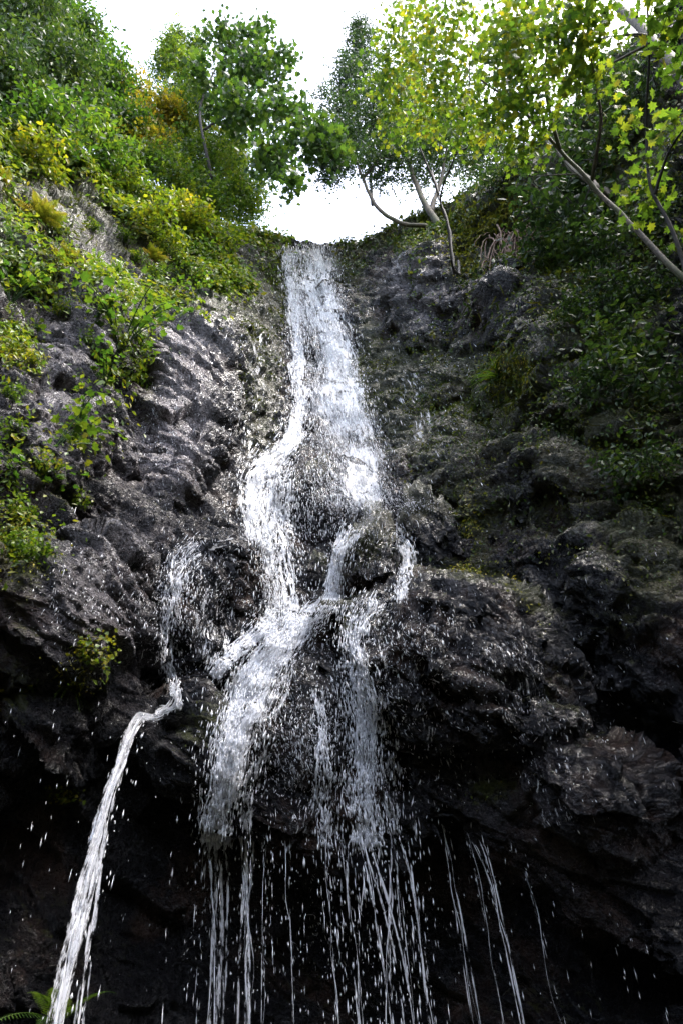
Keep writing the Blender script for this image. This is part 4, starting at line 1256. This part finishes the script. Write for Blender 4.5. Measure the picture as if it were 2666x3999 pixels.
def tuft_proto(name, label, group, mat, n=46, L=0.35):
    root = thing(name, (0, 0, 0), label, 'grass', group)
    b = Bag()
    for k in range(n):
        a = rng.uniform(-1.6, 1.6) + math.pi / 2
        d = np.array([math.cos(a) * .8, math.sin(a) * .8, rng.uniform(-.2, 1.1)]); d /= np.linalg.norm(d)
        l = L * rng.uniform(.5, 1.2); u = np.linspace(0, 1, 5)[:, None]
        p = d * u * l + np.array([0, 0, -0.55 * l]) * u ** 2
        s = np.cross(d, [0, 0, 1.0]); s /= np.linalg.norm(s) + 1e-9
        w = np.array([.005, .006, .005, .0035, .0008])[:, None]
        V = np.concatenate([p - s * w, p + s * w]); i = np.arange(4)
        b.add(V, None, np.stack([i, i + 5, i + 6, i + 1], -1)); b.A.append(np.full(10, rng.random()))
    b.build('blades', mat, root, False, 'tone')
    return root

def bush_proto(name, label, group, mat, n=420, r=0.5, ls=0.06, leaf='oval'):
    root = thing(name, (0, 0, 0), label, 'shrub', group)
    tr = [np.array([[0, 0, 0], [0, .1, .15 * r], [0, .2 * r, .4 * r]])]
    br_, tips = grow(tr, [(np.array([0, .35 * r, .55 * r]), np.array([r, .7 * r, .7 * r]), 26)], .15)
    b = Bag()
    for p, L in br_: tube(b, p, np.linspace(.008, .003, len(p)), 4, closed=False)
    b.build('stems', M_BARK_D, root)['kind'] = 'stuff'
    P = np.repeat(tips, n // 26, axis=0); P = P + rng.normal(0, .16 * r, P.shape)
    b = Bag(); leaf_bag(b, leaf, P, ls * rng.uniform(.6, 1.2, len(P)), up=.55)
    b.build('leaves', mat, root, False, 'tone')
    return root

def copy_tree(root):
    c = root.copy(); COL.objects.link(c)
    for ch in list(root.children):
        d = ch.copy(); COL.objects.link(d); d.parent = c
    return c

_used = set()
def plant(proto, px, py, scale=1.0, label=None, group=None, lift=0.0):
    """Set a plant on the rock seen at (px, py): it leans out of the face and turns a little at random."""
    p, nn = hit(px, py)
    if p is None: return None
    o = proto if proto.name not in _used else copy_tree(proto)
    _used.add(proto.name)
    h = nn.copy(); h[2] *= 0.3
    h /= np.linalg.norm(h) + 1e-9
    up = np.array([0, 0, 1.0]) + h * 0.25; up /= np.linalg.norm(up)
    y = h - up * np.dot(h, up); y /= np.linalg.norm(y) + 1e-9
    x = np.cross(y, up)
    a = rng.normal(0, .5); ca, sa = math.cos(a), math.sin(a)
    M = Matrix(np.stack([x * ca + y * sa, -x * sa + y * ca, up], 1).tolist()).to_4x4()
    s = scale * rng.uniform(.85, 1.15)
    o.matrix_world = Matrix.Translation((p + nn * lift).tolist()) @ M @ Matrix.Scale(s, 4)
    if label: o['label'] = label
    if group: o['group'] = group
    return o

M_STEM = M_L_MID

# ------------------------------------------------------------------ ground cover on the rock (nobody could count it)
CN = None
def cliff_normals():
    du = np.gradient(CP, axis=0); dv = np.gradient(CP, axis=1)
    n = np.cross(dv, du); n /= np.linalg.norm(n, axis=-1, keepdims=True) + 1e-9
    f = (((CP - CAM) @ R3)[..., 2] < -0.3)
    return n if np.sum(n * (CAM - CP) * f[..., None]) > 0 else -n
CN = cliff_normals()
FPXX, FPYY = proj(CP)
FRONT = (((CP - CAM) @ R3)[..., 2] < -0.3)
CELL = np.linalg.norm(np.cross(np.gradient(CP, axis=0), np.gradient(CP, axis=1)), axis=-1)

def scatter(weight, n, margin=60):
    w = np.clip(weight, 0, None) * CELL * FRONT * (FPXX > -margin) * (FPXX < 682 + margin) * (FPYY > -margin) * (FPYY < 1024 + margin)
    w = w.ravel() / w.sum()
    k = np.searchsorted(np.cumsum(w), rng.random(n)); k = np.minimum(k, len(w) - 1)
    return CP.reshape(-1, 3)[k], CN.reshape(-1, 3)[k], FPXX.ravel()[k], FPYY.ravel()[k]

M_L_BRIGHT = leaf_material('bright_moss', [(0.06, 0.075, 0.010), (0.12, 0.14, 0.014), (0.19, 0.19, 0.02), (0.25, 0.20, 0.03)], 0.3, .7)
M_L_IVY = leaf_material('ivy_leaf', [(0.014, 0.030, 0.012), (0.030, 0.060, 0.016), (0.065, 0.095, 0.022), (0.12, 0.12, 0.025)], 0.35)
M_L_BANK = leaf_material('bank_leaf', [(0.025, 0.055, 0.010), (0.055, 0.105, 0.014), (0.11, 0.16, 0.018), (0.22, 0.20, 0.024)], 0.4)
def ground_cover():
    mo = CA['moss']
    flat = CP.reshape(-1, 3)
    patch = np.clip(fbm(flat, 0.5, 3, 601).reshape(mo.shape) * 2.2 + 0.35, 0, 1)
    leftish = 1 / (1 + np.exp((FPXX - 285) / 12.0))
    # moss cushions
    P, N, x, y = scatter(np.clip(mo - 0.30, 0, 1) ** 1.3 * patch, 84000)
    s = np.linalg.norm(P - CAM, axis=1) / FPX
    b = Bag(); leaf_bag(b, 'small', P + N * 0.01, s * rng.uniform(1.6, 4.2, len(P)), N=N, up=.3, droop=.5, Y=N * 0.8 + np.array([0, 0, -0.5]))
    tag(b.build('moss', M_L_MOSS, None, False, 'tone'), 'short green and ochre moss clinging to the damp rock', kind='stuff')
    P, N, x, y = scatter(spots(FPXX, FPYY, [(505, 212, 34, 11, 1, -18), (470, 240, 22, 9, .8, -20), (465, 262, 14, 9, .8), (507, 368, 20, 13, .9), (470, 568, 15, 6, 1), (520, 600, 28, 6, .8, 48), (470, 530, 10, 18, .5), (545, 220, 18, 8, .5), (75, 675, 18, 14, .8), (22, 548, 26, 26, .5)]) * np.clip(patch, .35, 1), 14000)
    s = np.linalg.norm(P - CAM, axis=1) / FPX
    b = Bag(); leaf_bag(b, 'small', P + N * rng.uniform(.0, .05, (len(P), 1)), s * rng.uniform(2.0, 5.0, len(P)), N=N, up=.5, droop=.5)
    tag(b.build('moss', M_L_BRIGHT, None, False, 'tone'), 'bright yellow-green moss on ledges of the right crag and cleft edges', kind='stuff')
    # low herbs over the left bank
    bank = spots(FPXX, FPYY, [(0, 150, 50, 22, 1), (60, 150, 60, 20, 1, 10), (140, 170, 50, 16, 1, 25), (215, 195, 50, 16, 1, 40), (262, 232, 24, 10, 1, 30), (120, 195, 34, 13, .9, 35), (165, 225, 40, 15, 1, 38), (205, 262, 36, 15, 1, 40),
                              (238, 285, 18, 14, .7), (20, 235, 30, 26, .7), (45, 280, 60, 12, .5, 15), (110, 285, 60, 10, .4, 20), (10, 350, 22, 40, .7), (120, 350, 26, 30, .6), (100, 390, 20, 16, .4), (40, 450, 40, 24, .5), (60, 300, 60, 12, .5, 20), (165, 300, 30, 10, .5, 30), (20, 545, 30, 30, .6), (75, 672, 18, 12, .5), (8, 470, 14, 40, .4)])
    hole = np.clip(fbm(flat, 0.9, 4, 611, .6).reshape(mo.shape) * 2.6 + 0.55, 0, 1)
    P, N, x, y = scatter(bank * leftish * (0.2 + 0.8 * patch) * (.15 + .85 * hole), 42000)
    s = np.linalg.norm(P - CAM, axis=1) / FPX
    b = Bag(); leaf_bag(b, 'small', P + N * rng.uniform(0.0, 0.28, (len(P), 1)) + np.array([0, 0, 1]) * rng.uniform(0, .12, (len(P), 1)), s * rng.uniform(3.0, 8.0, len(P)), N=N, up=.5)
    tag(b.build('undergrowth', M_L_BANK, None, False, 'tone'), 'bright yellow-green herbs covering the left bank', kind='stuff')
    # dark leaves and grass down the right wall
    wall = 0.16 * (FPYY < 560) * (FPXX > 410) + spots(FPXX, FPYY, [(560, 250, 46, 60, 1), (620, 300, 60, 60, .7), (650, 400, 50, 60, .9), (620, 350, 50, 40, .5), (560, 430, 30, 40, .5), (660, 520, 30, 50, .7), (440, 205, 50, 14, .6), (500, 225, 36, 16, .7),
                              (610, 90, 80, 90, .9), (650, 200, 50, 90, .9), (385, 232, 50, 16, 1), (440, 220, 60, 16, 1), (348, 250, 14, 24, .6), (505, 370, 20, 16, .8), (470, 180, 40, 26, .5), (520, 160, 30, 26, .5), (570, 560, 26, 20, .3)])
    wall = wall * (1 - 0.95 * np.clip(spots(FPXX, FPYY, [(500, 215, 42, 20, 1, -18), (470, 245, 30, 14, 1), (515, 255, 26, 40, .8)]), 0, 1))
    P, N, x, y = scatter(wall * (1 / (1 + np.exp((338 - FPXX) / 4.0))) * (0.12 + 0.88 * patch), 46000)
    s = np.linalg.norm(P - CAM, axis=1) / FPX
    b = Bag(); leaf_bag(b, 'small', P + N * rng.uniform(0.0, 0.20, (len(P), 1)), s * rng.uniform(2.2, 6.0, len(P)), N=N, up=.35, droop=.6)
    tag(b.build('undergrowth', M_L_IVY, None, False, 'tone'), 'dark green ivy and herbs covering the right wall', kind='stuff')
    # hanging grass and thin stalks on the right wall
    P, N, x, y = scatter(spots(FPXX, FPYY, [(505, 385, 26, 34, 1, 20), (600, 300, 80, 60, .5), (545, 250, 36, 30, .5), (640, 460, 40, 60, .5), (470, 215, 50, 20, .4), (60, 240, 20, 24, .6), (40, 265, 26, 20, .7)]), 6000)
    s = np.linalg.norm(P - CAM, axis=1) / FPX
    b = Bag(); leaf_bag(b, 'blade', P + N * 0.02, s * rng.uniform(8, 20, len(P)), N=N, up=.2, droop=1.2, Y=N * .6 + np.array([0, 0, -1.2]))
    tag(b.build('hanging_grass', M_L_MOSS, None, False, 'tone'), 'fine drooping grass on the mossy ledges', kind='stuff')
ground_cover()

# ------------------------------------------------------------------ single plants on the rock
def small_plants():
    herb = leafy_proto('leafy_herb', 'x', 'plant', None, 'lobed', M_L_BANK, 10, 7, .50, .07)
    herb2 = leafy_proto('leafy_herb', 'x', 'plant', None, 'lobed', M_L_MID, 10, 7, .55, .075)
    fern = fern_proto('fern', 'x', None, M_L_FERN, 24, .58, 9)
    fern2 = fern_proto('fern', 'x', None, M_L_MID, 8, .42, 0)
    tuft = tuft_proto('grass_tuft', 'x', None, M_L_MID, 60, .42)
    bush = bush_proto('leafy_shrub', 'x', None, M_L_MID, 620, .55, .10)
    bushy = bush_proto('leafy_shrub', 'x', None, M_L_YEL, 620, .55, .10)
    bushd = bush_proto('leafy_shrub', 'x', None, M_L_DARK, 760, .55, .075)
    G1 = 'leafy herbs rooted in cracks of the left rock face'
    L = lambda pr, x, y, s, lab, g=None: plant(pr, x, y, s, lab, g)
    L(herb2, 120, 352, 1.95, 'largest bright green herb in the middle of the left rock face', G1)
    L(herb, 142, 322, 1.56, 'pale yellow-green herb above the largest herb on the left face', G1)
    L(herb2, 105, 388, 1.30, 'trailing herb hanging below the largest herb on the left face', G1)
    L(herb, 52, 452, 1.56, 'yellow-green herb over the dark cleft on the left face', G1)
    L(herb2, 72, 440, 1.04, 'small green herb right of the herb over the dark cleft', G1)
    L(herb, 25, 345, 1.30, 'herb with yellow leaves at the left edge beside grey rock', G1)
    L(herb2, 10, 305, 1.69, 'deep green herb at the left edge below the fern', G1)
    L(herb, 72, 292, 1.17, 'single broad yellow leaf cluster below the pale bare rock', G1)
    L(herb, 96, 318, 0.91, 'small yellow-green sprig between grey ledges left of centre', G1)
    L(herb2, 195, 300, 1.17, 'green clump at the top of the shining rock by the dry strip', G1)
    L(herb, 176, 284, 1.17, 'yellow-green clump under the overhanging bank edge', G1)
    L(herb2, 20, 505, 1.04, 'small herb on the left edge below the dark cleft', G1)
    plant(fern, 36, 222, 1.25, 'big yellowing fern with brown dead fronds at the left edge', lift=.12)
    L(fern2, 12, 250, 1.2, 'green fern at the far left edge under the big yellowing fern')
    L(fern2, 400, 205, 1.4, 'small green fern under the crooked tree at the top of the right crag')
    L(fern2, 428, 213, 1.1, 'tiny fern at the foot of the brown leaning trunk')
    p = plant(fern2, 30, 1000, 1.5, 'green fern in the dark bottom left corner', lift=.3)
    plant(fern, 62, 262, .9, 'ochre fern below the pale bare rock on the left bank', lift=.08)
    plant(fern, 150, 262, .8, 'small ochre fern beside the long bladed grass tuft', lift=.08)
    plant(fern, 10, 190, 1.0, 'ochre fern at the left edge above the big yellowing fern', lift=.1)
    plant(fern2, 205, 275, 1.1, 'green fern on the brow of the shining rock', lift=.05)
    L(tuft, 165, 272, 1.0, 'grass tuft drooping over the top of the shining rock')
    L(tuft, 70, 690, .8, 'pale grass tuft hanging under the left outcrop')
    L(tuft, 117, 275, 1.2, 'long bladed grass tuft hanging in the middle of the left bank')
    L(tuft, 95, 262, .9, 'smaller grass tuft left of the long bladed tuft')
    L(tuft, 500, 378, 1.6, 'bright green hanging grass on the right wall below the grey crag')
    GB = 'leafy shrubs covering the left bank'
    bank = [(15, 140, 1.5, 'bright green shrub at the left edge just under the dark tree', bush), (50, 150, 1.4, 'green shrub with broad leaves beside the left edge shrub', bush), (85, 165, 1.4, 'glossy green shrub in the middle of the left bank', bush),
            (28, 168, 1.2, 'yellow tipped shrub above the big yellowing fern', bushy), (115, 190, 1.2, 'dark green shrub above the pale bare rock', bush), (140, 205, 1.2, 'yellow-green shrub at the right of the pale bare rock', bushy),
            (165, 222, 1.2, 'lime shrub on the bank below the dark cleft rock', bushy), (190, 240, 1.2, 'lime shrub spilling down toward the waterfall', bushy), (212, 256, 1.1, 'pale shrub low on the bank above the shining rock', bushy),
            (225, 275, 1.0, 'mossy green shrub nearest the waterfall on the left', bush), (150, 240, 1.0, 'low yellow shrub under the lime shrubs', bushy), (252, 222, 1.2, 'green shrub on the brow left of the falls', bush),
            (270, 236, .9, 'last small shrub on the brow beside the notch', bushy), (235, 200, 1.3, 'yellow-green shrub on the brow below the hanging tree', bushy), (205, 180, 1.5, 'tangled shrub on the brow under the yellow tree', bush),
            (160, 168, 1.5, 'shadowed shrub at the brow under the golden bush', bush), (120, 150, 1.4, 'dark shrub behind the middle of the left bank', bushd), (70, 125, 1.5, 'dark shrub under the branches of the big left tree', bushd)]
    for x, y, s, lab, pr in bank: L(pr, x, y, s * 1.15, lab, GB)
    patchy = bush_proto('herb_patch', 'x', None, M_L_BANK, 300, .40, .075, 'lobed')
    spots_ = [(12, 275), (45, 285), (70, 268), (98, 285), (130, 268), (150, 282), (178, 268), (200, 282), (218, 292), (160, 258), (118, 240), (60, 320), (8, 330), (30, 365), (10, 400), (92, 352), (135, 342), (20, 440),
              (48, 478), (78, 505), (28, 530), (12, 560), (40, 560), (82, 670), (14, 690), (150, 300), (188, 262), (232, 290), (65, 235), (85, 225), (170, 236), (206, 262), (128, 300), (70, 800)]
    where = ['at the left edge beside the deep green herb', 'right of the deep green herb, over a mossy step', 'under the pale bare rock, left of its lower tip', 'under the right tip of the pale bare rock', 'left of the long bladed grass tuft, over a grey step', 'right of the long bladed grass tuft', 'below the lime shrubs, left of the wet brow', 'at the lower fringe of the lime shrubs', 'nearest the falls, under the lowest lime shrub', 'just above the right end of the grass tuft', 'above the long bladed grass tuft, under the yellow shrub', 'over the grey ledge left of the yellow-green sprig', 'on the left edge under the deep green herb', 'on the grey face beside the yellow leaved herb', 'at the left edge above the grey cleft faces', "left of the largest herb's hanging leaves", 'right of the largest herb, on bare grey rock', 'on the left edge level with the yellow-green cleft herb', 'under the yellow-green cleft herb', 'inside the dark cleft below the small green herb', 'just above the thick moss patch at the left edge', 'left part of the thick moss patch at the edge', 'right part of the thick moss patch at the edge', 'under the overhanging left outcrop, beside its yellow moss', 'on the left edge under the outcrop', 'between the largest herb and the shining wet rock', 'tucked under the low yellow shrub', 'at the top of the shining rock nearest the falls', 'right beside the big yellowing fern', "on the pale bare rock's upper left corner", 'between the lime shrub and the low yellow shrub', 'between the pale shrub and the lime shrub spill', 'on the crack above the pale yellow-green herb', 'in the dark hollow left of the white spout']
    for (x, y), wh in zip(spots_, where):
        L(patchy, x + rng.normal(0, 3), y + rng.normal(0, 3), .75 if y < 300 else .5, 'small herb patch ' + wh, 'small herb patches on the left rock face')
    GD = 'dark shrubs on the right wall'
    for x, y, s, lab in [(578, 208, 1.7, 'dense dark green bush below the long leaning trunk'), (592, 240, 1.9, 'dark green bush right of the dense bush by the trunk'), (562, 265, 1.5, 'lower dark bush hanging over the grey crag'),
                         (590, 275, 1.5, 'dark leafy bush under the leaning trunk on the right'), (640, 375, 1.3, 'leafy dark bush halfway up the right edge'), (660, 410, 1.3, 'ivy bush at the right edge above the cleft'),
                         (350, 232, 1.1, 'small dark bush right of the notch'), (372, 218, 1.1, 'dark bush on the crag beside the crooked tree'), (520, 175, 1.6, 'dark bush on the skyline behind the maples'),
                         (470, 185, 1.0, 'low dark bush on top of the right crag'), (615, 318, 1.1, 'dark leafy shrub above the leafy bush halfway up the right'), (655, 305, 1.1, 'dark shrub at the right edge under the leaning trunk foot'), (580, 335, .8, 'small dark shrub left of the halfway bush on the right wall'), (600, 395, .8, 'small shrub under the halfway bush on the right wall'), (640, 250, 1.3, 'dark shrub behind the long leaning trunk at the right'), (622, 150, 1.5, 'dark shrub high on the right wall under the maple leaves'), (650, 110, 1.5, 'dark shrub below the thick pale dead trunk'), (590, 120, 1.5, 'dark shrub on the skyline left of the pale dead trunk'), (665, 480, .9, 'fern-dark shrub low on the right edge above the mossy cleft')]:
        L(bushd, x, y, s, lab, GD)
small_plants()

# hanging bare roots below the mossy ledge on the right
def roots():
    r0, _ = hit(520, 236)
    root = thing('hanging_roots', r0, 'bundle of bare reddish roots hanging below the mossy ledge on the right wall', 'roots')
    b = Bag()
    for k in range(60):
        x = 518 + rng.normal(0, 13); y = 232 + rng.normal(0, 5)
        p, nn = hit(x, y)
        if p is None: continue
        L = rng.uniform(.8, 2.4); u = np.linspace(0, 1, 10)[:, None]
        out = nn * 0.22 + RIGHT * rng.normal(-.15, .22)
        q = p + nn * .25 + out * np.sin(u * 2.0) + np.array([0, 0, -L]) * u ** 1.2 + 0.10 * np.stack([fbm(np.repeat(u, 3, 1) + k, .35, 2, 700 + j) for j in range(3)], -1)
        tube(b, q, np.linspace(.018, .006, 10) * rng.uniform(.5, 1.3), 4)
    adopt(b.build('root_strands', M_L_DRY_BARK), root)
M_L_DRY_BARK = bark_material('root_bark', (0.09, 0.05, 0.035), (0.26, 0.17, 0.12), 14.0)
roots()

# ------------------------------------------------------------------ trees
M_L_BUSHY = leaf_material('bushy_leaf', [(0.025, 0.055, 0.012), (0.055, 0.105, 0.015), (0.11, 0.155, 0.018), (0.21, 0.20, 0.022)], 0.5)
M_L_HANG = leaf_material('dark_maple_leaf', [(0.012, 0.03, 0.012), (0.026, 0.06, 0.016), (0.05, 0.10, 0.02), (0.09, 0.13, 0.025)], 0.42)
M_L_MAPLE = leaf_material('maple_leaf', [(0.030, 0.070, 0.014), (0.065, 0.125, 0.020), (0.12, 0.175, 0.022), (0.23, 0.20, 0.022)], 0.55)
def trees():
    GL = 'trees along the brow left of the falls'
    GR = 'trees above the right crag'
    tree('dark_tree', 'big dark green tree with spreading dark branches in the top left corner', [[(22, 122, 10.6), (18, 80, 10.8), (24, 40, 11.2), (30, 0, 11.6)], [(26, 120, 10.6), (50, 88, 10.8), (74, 62, 11.0)], [(22, 118, 10.6), (45, 96, 10.5), (80, 88, 10.6)]],
         [px_blob(20, 40, 11.2, 44, 46, 70), px_blob(46, 78, 10.8, 42, 36, 56), px_blob(-25, 70, 10.5, 40, 50, 26), px_blob(20, -10, 12, 40, 26, 30), px_blob(20, 110, 10.5, 40, 22, 36), px_blob(65, 110, 10.6, 26, 20, 26)],
         'small', M_L_DARK, M_BARK_D, .17, 90, .34, (.10, .03), GL)
    tree('green_tree', 'lighter green tree right of the big dark corner tree', [[(92, 140, 10.9), (88, 100, 11.4), (84, 60, 11.9), (80, 20, 12.4)]],
         [px_blob(84, 55, 12.0, 24, 34, 50), px_blob(106, 90, 11.4, 24, 28, 50), px_blob(95, 118, 11.0, 34, 24, 40), px_blob(66, 18, 12.6, 16, 22, 26), px_blob(130, 130, 11.0, 20, 20, 24)],
         'small', M_L_MID, M_BARK_D, .17, 85, .28, (.08, .02), GL)
    tree('golden_tree', 'small golden yellow autumn tree between the green trees on the left', [[(152, 160, 10.8), (150, 130, 11.1), (146, 95, 11.4)]],
         [px_blob(138, 100, 11.3, 20, 18, 34), px_blob(156, 122, 11.0, 22, 24, 40), px_blob(146, 145, 10.8, 22, 16, 22)],
         'sprig', M_L_GOLD, M_BARK_D, .15, 36, .22, (.05, .015), GL)
    tree('bushy_tree', 'yellow-green bushy tree with bare thin stems on the left brow', [[(205, 190, 10.6), (210, 150, 10.8), (200, 110, 11.1), (192, 70, 11.5)], [(208, 188, 10.6), (226, 150, 10.6), (238, 120, 10.8)], [(206, 186, 10.6), (180, 160, 10.6), (160, 140, 10.8)]],
         [px_blob(178, 72, 11.6, 22, 30, 44), px_blob(178, 118, 11.0, 30, 28, 54), px_blob(212, 132, 10.8, 30, 30, 54), px_blob(220, 170, 10.6, 32, 24, 70), px_blob(242, 200, 10.6, 20, 20, 40), px_blob(180, 158, 10.8, 26, 18, 34), px_blob(235, 150, 10.7, 20, 22, 34), px_blob(185, 52, 11.6, 20, 16, 20), px_blob(150, 166, 10.6, 24, 12, 34), px_blob(182, 184, 10.5, 24, 12, 34), px_blob(208, 204, 10.5, 22, 12, 34), px_blob(130, 158, 10.6, 16, 10, 20)],
         'sprig', M_L_BUSHY, M_BARK_D, .15, 38, .24, (.06, .015), GL)
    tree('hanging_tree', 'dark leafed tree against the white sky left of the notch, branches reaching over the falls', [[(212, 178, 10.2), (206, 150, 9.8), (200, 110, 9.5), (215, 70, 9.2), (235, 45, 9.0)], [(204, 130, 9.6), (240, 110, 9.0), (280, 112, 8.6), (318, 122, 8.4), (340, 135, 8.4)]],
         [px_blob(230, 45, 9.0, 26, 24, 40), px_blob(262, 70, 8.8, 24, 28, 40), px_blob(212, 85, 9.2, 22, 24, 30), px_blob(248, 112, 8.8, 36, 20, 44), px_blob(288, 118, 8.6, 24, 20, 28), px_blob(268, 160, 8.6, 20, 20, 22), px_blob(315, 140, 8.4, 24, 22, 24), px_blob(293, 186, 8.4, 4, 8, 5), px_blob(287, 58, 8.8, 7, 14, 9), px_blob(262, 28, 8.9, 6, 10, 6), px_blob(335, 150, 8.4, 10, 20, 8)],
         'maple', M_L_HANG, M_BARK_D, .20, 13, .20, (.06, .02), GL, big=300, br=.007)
    tree('birch', 'crooked small tree leaning left over the notch from the right crag', [[(425, 226, 9.6), (398, 222, 9.4), (375, 205, 9.3), (362, 178, 9.3), (350, 145, 9.4), (340, 118, 9.5), (330, 90, 9.7)], [(362, 178, 9.3), (385, 150, 9.3), (395, 110, 9.5)]],
         [px_blob(350, 90, 9.7, 20, 32, 50), px_blob(368, 120, 9.4, 30, 30, 60), px_blob(345, 145, 9.3, 20, 26, 36), px_blob(385, 160, 9.3, 28, 26, 46), px_blob(330, 172, 9.2, 12, 12, 14), px_blob(362, 45, 9.9, 18, 26, 26), px_blob(322, 120, 9.5, 12, 26, 20)],
         'sprig', M_L_DARK, M_BARK_M, .12, 42, .22, (.07, .02), GR)
    tree('leaning_tree', 'brown mossy trunk leaning left on the right crag, with small dark leaves', [[(438, 226, 9.7), (425, 205, 9.7), (412, 175, 9.8), (402, 140, 10.0), (392, 100, 10.3)], [(430, 212, 9.8), (440, 180, 10.0), (446, 145, 10.2)]],
         [px_blob(400, 120, 10.2, 30, 36, 54), px_blob(428, 155, 10.0, 30, 34, 54), px_blob(460, 130, 10.4, 36, 40, 60), px_blob(415, 70, 10.6, 34, 34, 36), px_blob(490, 150, 10.2, 26, 22, 34)],
         'sprig', M_L_DARK, M_BARK_M, .12, 48, .26, (.10, .035), GR)
    GM = 'maples reaching over from the right'
    tree('maple', 'young maple with thin dark upright stems and yellow-green leaves in the upper middle right', [[(450, 262, 7.4), (446, 225, 7.0), (440, 195, 6.6), (455, 155, 6.0), (466, 110, 5.4), (470, 60, 4.8), (478, 10, 4.3)], [(438, 196, 6.6), (420, 150, 6.0), (404, 112, 5.6), (390, 80, 5.2)], [(455, 155, 6.0), (490, 130, 5.6), (505, 90, 5.0)]],
         [px_blob(408, 25, 4.7, 30, 30, 40, .6), px_blob(392, 75, 5.2, 22, 30, 40, .6), px_blob(398, 112, 5.6, 20, 18, 20, .6), px_blob(445, 75, 4.9, 36, 36, 56, .6), px_blob(450, 10, 4.4, 40, 30, 40, .6), px_blob(500, 50, 4.6, 34, 40, 44, .6), px_blob(425, 125, 5.5, 26, 18, 22, .6), px_blob(470, 125, 5.4, 26, 20, 22, .6), px_blob(395, 140, 5.8, 8, 8, 5, .6)],
         'maple', M_L_MAPLE, M_BARK_D, .10, 12, .16, (.026, .007), GM, big=300, br=.004)
    tree('maple', 'long leaning maple trunk rising left from the right edge, with yellowing leaves', [[(690, 285, 6.4), (640, 235, 6.2), (598, 192, 6.0), (560, 150, 5.6), (530, 120, 5.2), (505, 96, 4.8), (480, 80, 4.5)], [(560, 150, 5.6), (545, 90, 5.0), (550, 40, 4.4)], [(590, 185, 6.0), (600, 120, 5.4), (590, 60, 4.6)]],
         [px_blob(520, 20, 4.3, 40, 30, 40, .6), px_blob(560, 35, 4.3, 30, 36, 44, .6), px_blob(535, 85, 4.8, 34, 30, 44, .6), px_blob(495, 110, 5.0, 26, 22, 24, .6), px_blob(525, 142, 5.2, 18, 18, 18, .6), px_blob(595, 15, 4.4, 26, 22, 24, .6), px_blob(575, 75, 4.7, 20, 22, 18, .6), px_blob(600, 92, 4.9, 8, 8, 4, .6)],
         'maple', M_L_MAPLE, M_BARK_L, .10, 12, .15, (.040, .012), GM, big=300, br=.004)
    tree('maple', 'dark whip-like sapling at the right edge with a few bright yellow leaves', [[(690, 300, 5.6), (672, 235, 5.4), (652, 190, 5.2), (645, 140, 5.0), (648, 70, 4.6), (645, 10, 4.2), (646, -30, 4.0)], [(655, 195, 5.2), (668, 150, 5.0), (690, 120, 4.9)]],
         [px_blob(668, 15, 4.2, 22, 18, 18, .6), px_blob(630, 134, 5.0, 16, 4, 5, .6), px_blob(672, 128, 5.0, 14, 12, 6, .6), px_blob(640, 195, 5.3, 12, 10, 5, .6), px_blob(650, 178, 5.2, 14, 6, 4, .6), px_blob(660, 185, 5.3, 12, 8, 3, .6), px_blob(675, 230, 5.4, 8, 8, 2, .6), px_blob(676, 50, 4.4, 14, 20, 9, .6)],
         'maple', M_L_MAPLE, M_BARK_D, .12, 7, .12, (.026, .008), GM, big=160, br=.004)
    # bare leaning trunks on the right
    def trunk(name, label, pts, r, bark, twigs=5):
        t = rooted(pts, path3(pts, 26)); t = t + 0.04 * np.stack([fbm(t, .5, 2, 520 + j) for j in range(3)], -1)
        root = thing(name, t[0], label, 'tree')
        b = Bag(); tube(b, t, np.linspace(r, r * .55, len(t)), 10); adopt(b.build('trunk', bark), root)
        b = Bag()
        for k in range(twigs):
            s = t[rng.integers(4, 24)]; e = s + rng.normal(0, .35, 3) + np.array([0, 0, .2])
            u = np.linspace(0, 1, 6)[:, None]
            tube(b, s + (e - s) * u + rng.normal(0, .05, 3) * np.sin(u * 3.1), np.linspace(r * .22, r * .06, 6), 4)
        adopt(b.build('twigs', bark), root)['kind'] = 'stuff'
    trunk('bare_trunk', 'thick pale dead trunk leaning across the top right corner', [(722, 120, 7.0), (700, 95, 6.7), (668, 58, 6.7), (640, 30, 6.8), (615, 5, 6.9)], .13, M_BARK_L, 6)
    trunk('bare_trunk', 'second brown trunk leaning just left of the long maple trunk', [(596, 190, 6.9), (560, 155, 7.2), (530, 118, 7.6), (505, 80, 8.0)], .07, M_BARK_M, 5)
    trunk('bare_trunk', 'slim dark stem standing in front of the right crag', [(452, 268, 7.6), (450, 235, 7.6), (440, 205, 7.6), (432, 170, 7.7)], .03, M_BARK_D, 4)
    # far thin crown against the sky
    tree('slender_tree', 'slender airy tree fading into the white sky right of the notch', [[(372, 205, 11.2), (366, 120, 11.8), (362, 50, 12.6), (368, -10, 13.4)]],
         [px_blob(362, 20, 12.8, 24, 40, 60), px_blob(372, 80, 12.0, 22, 30, 44)], 'sprig', M_L_DARK, M_BARK_D, .09, 14, .3, (.05, .015), GR)
trees()
build_water()
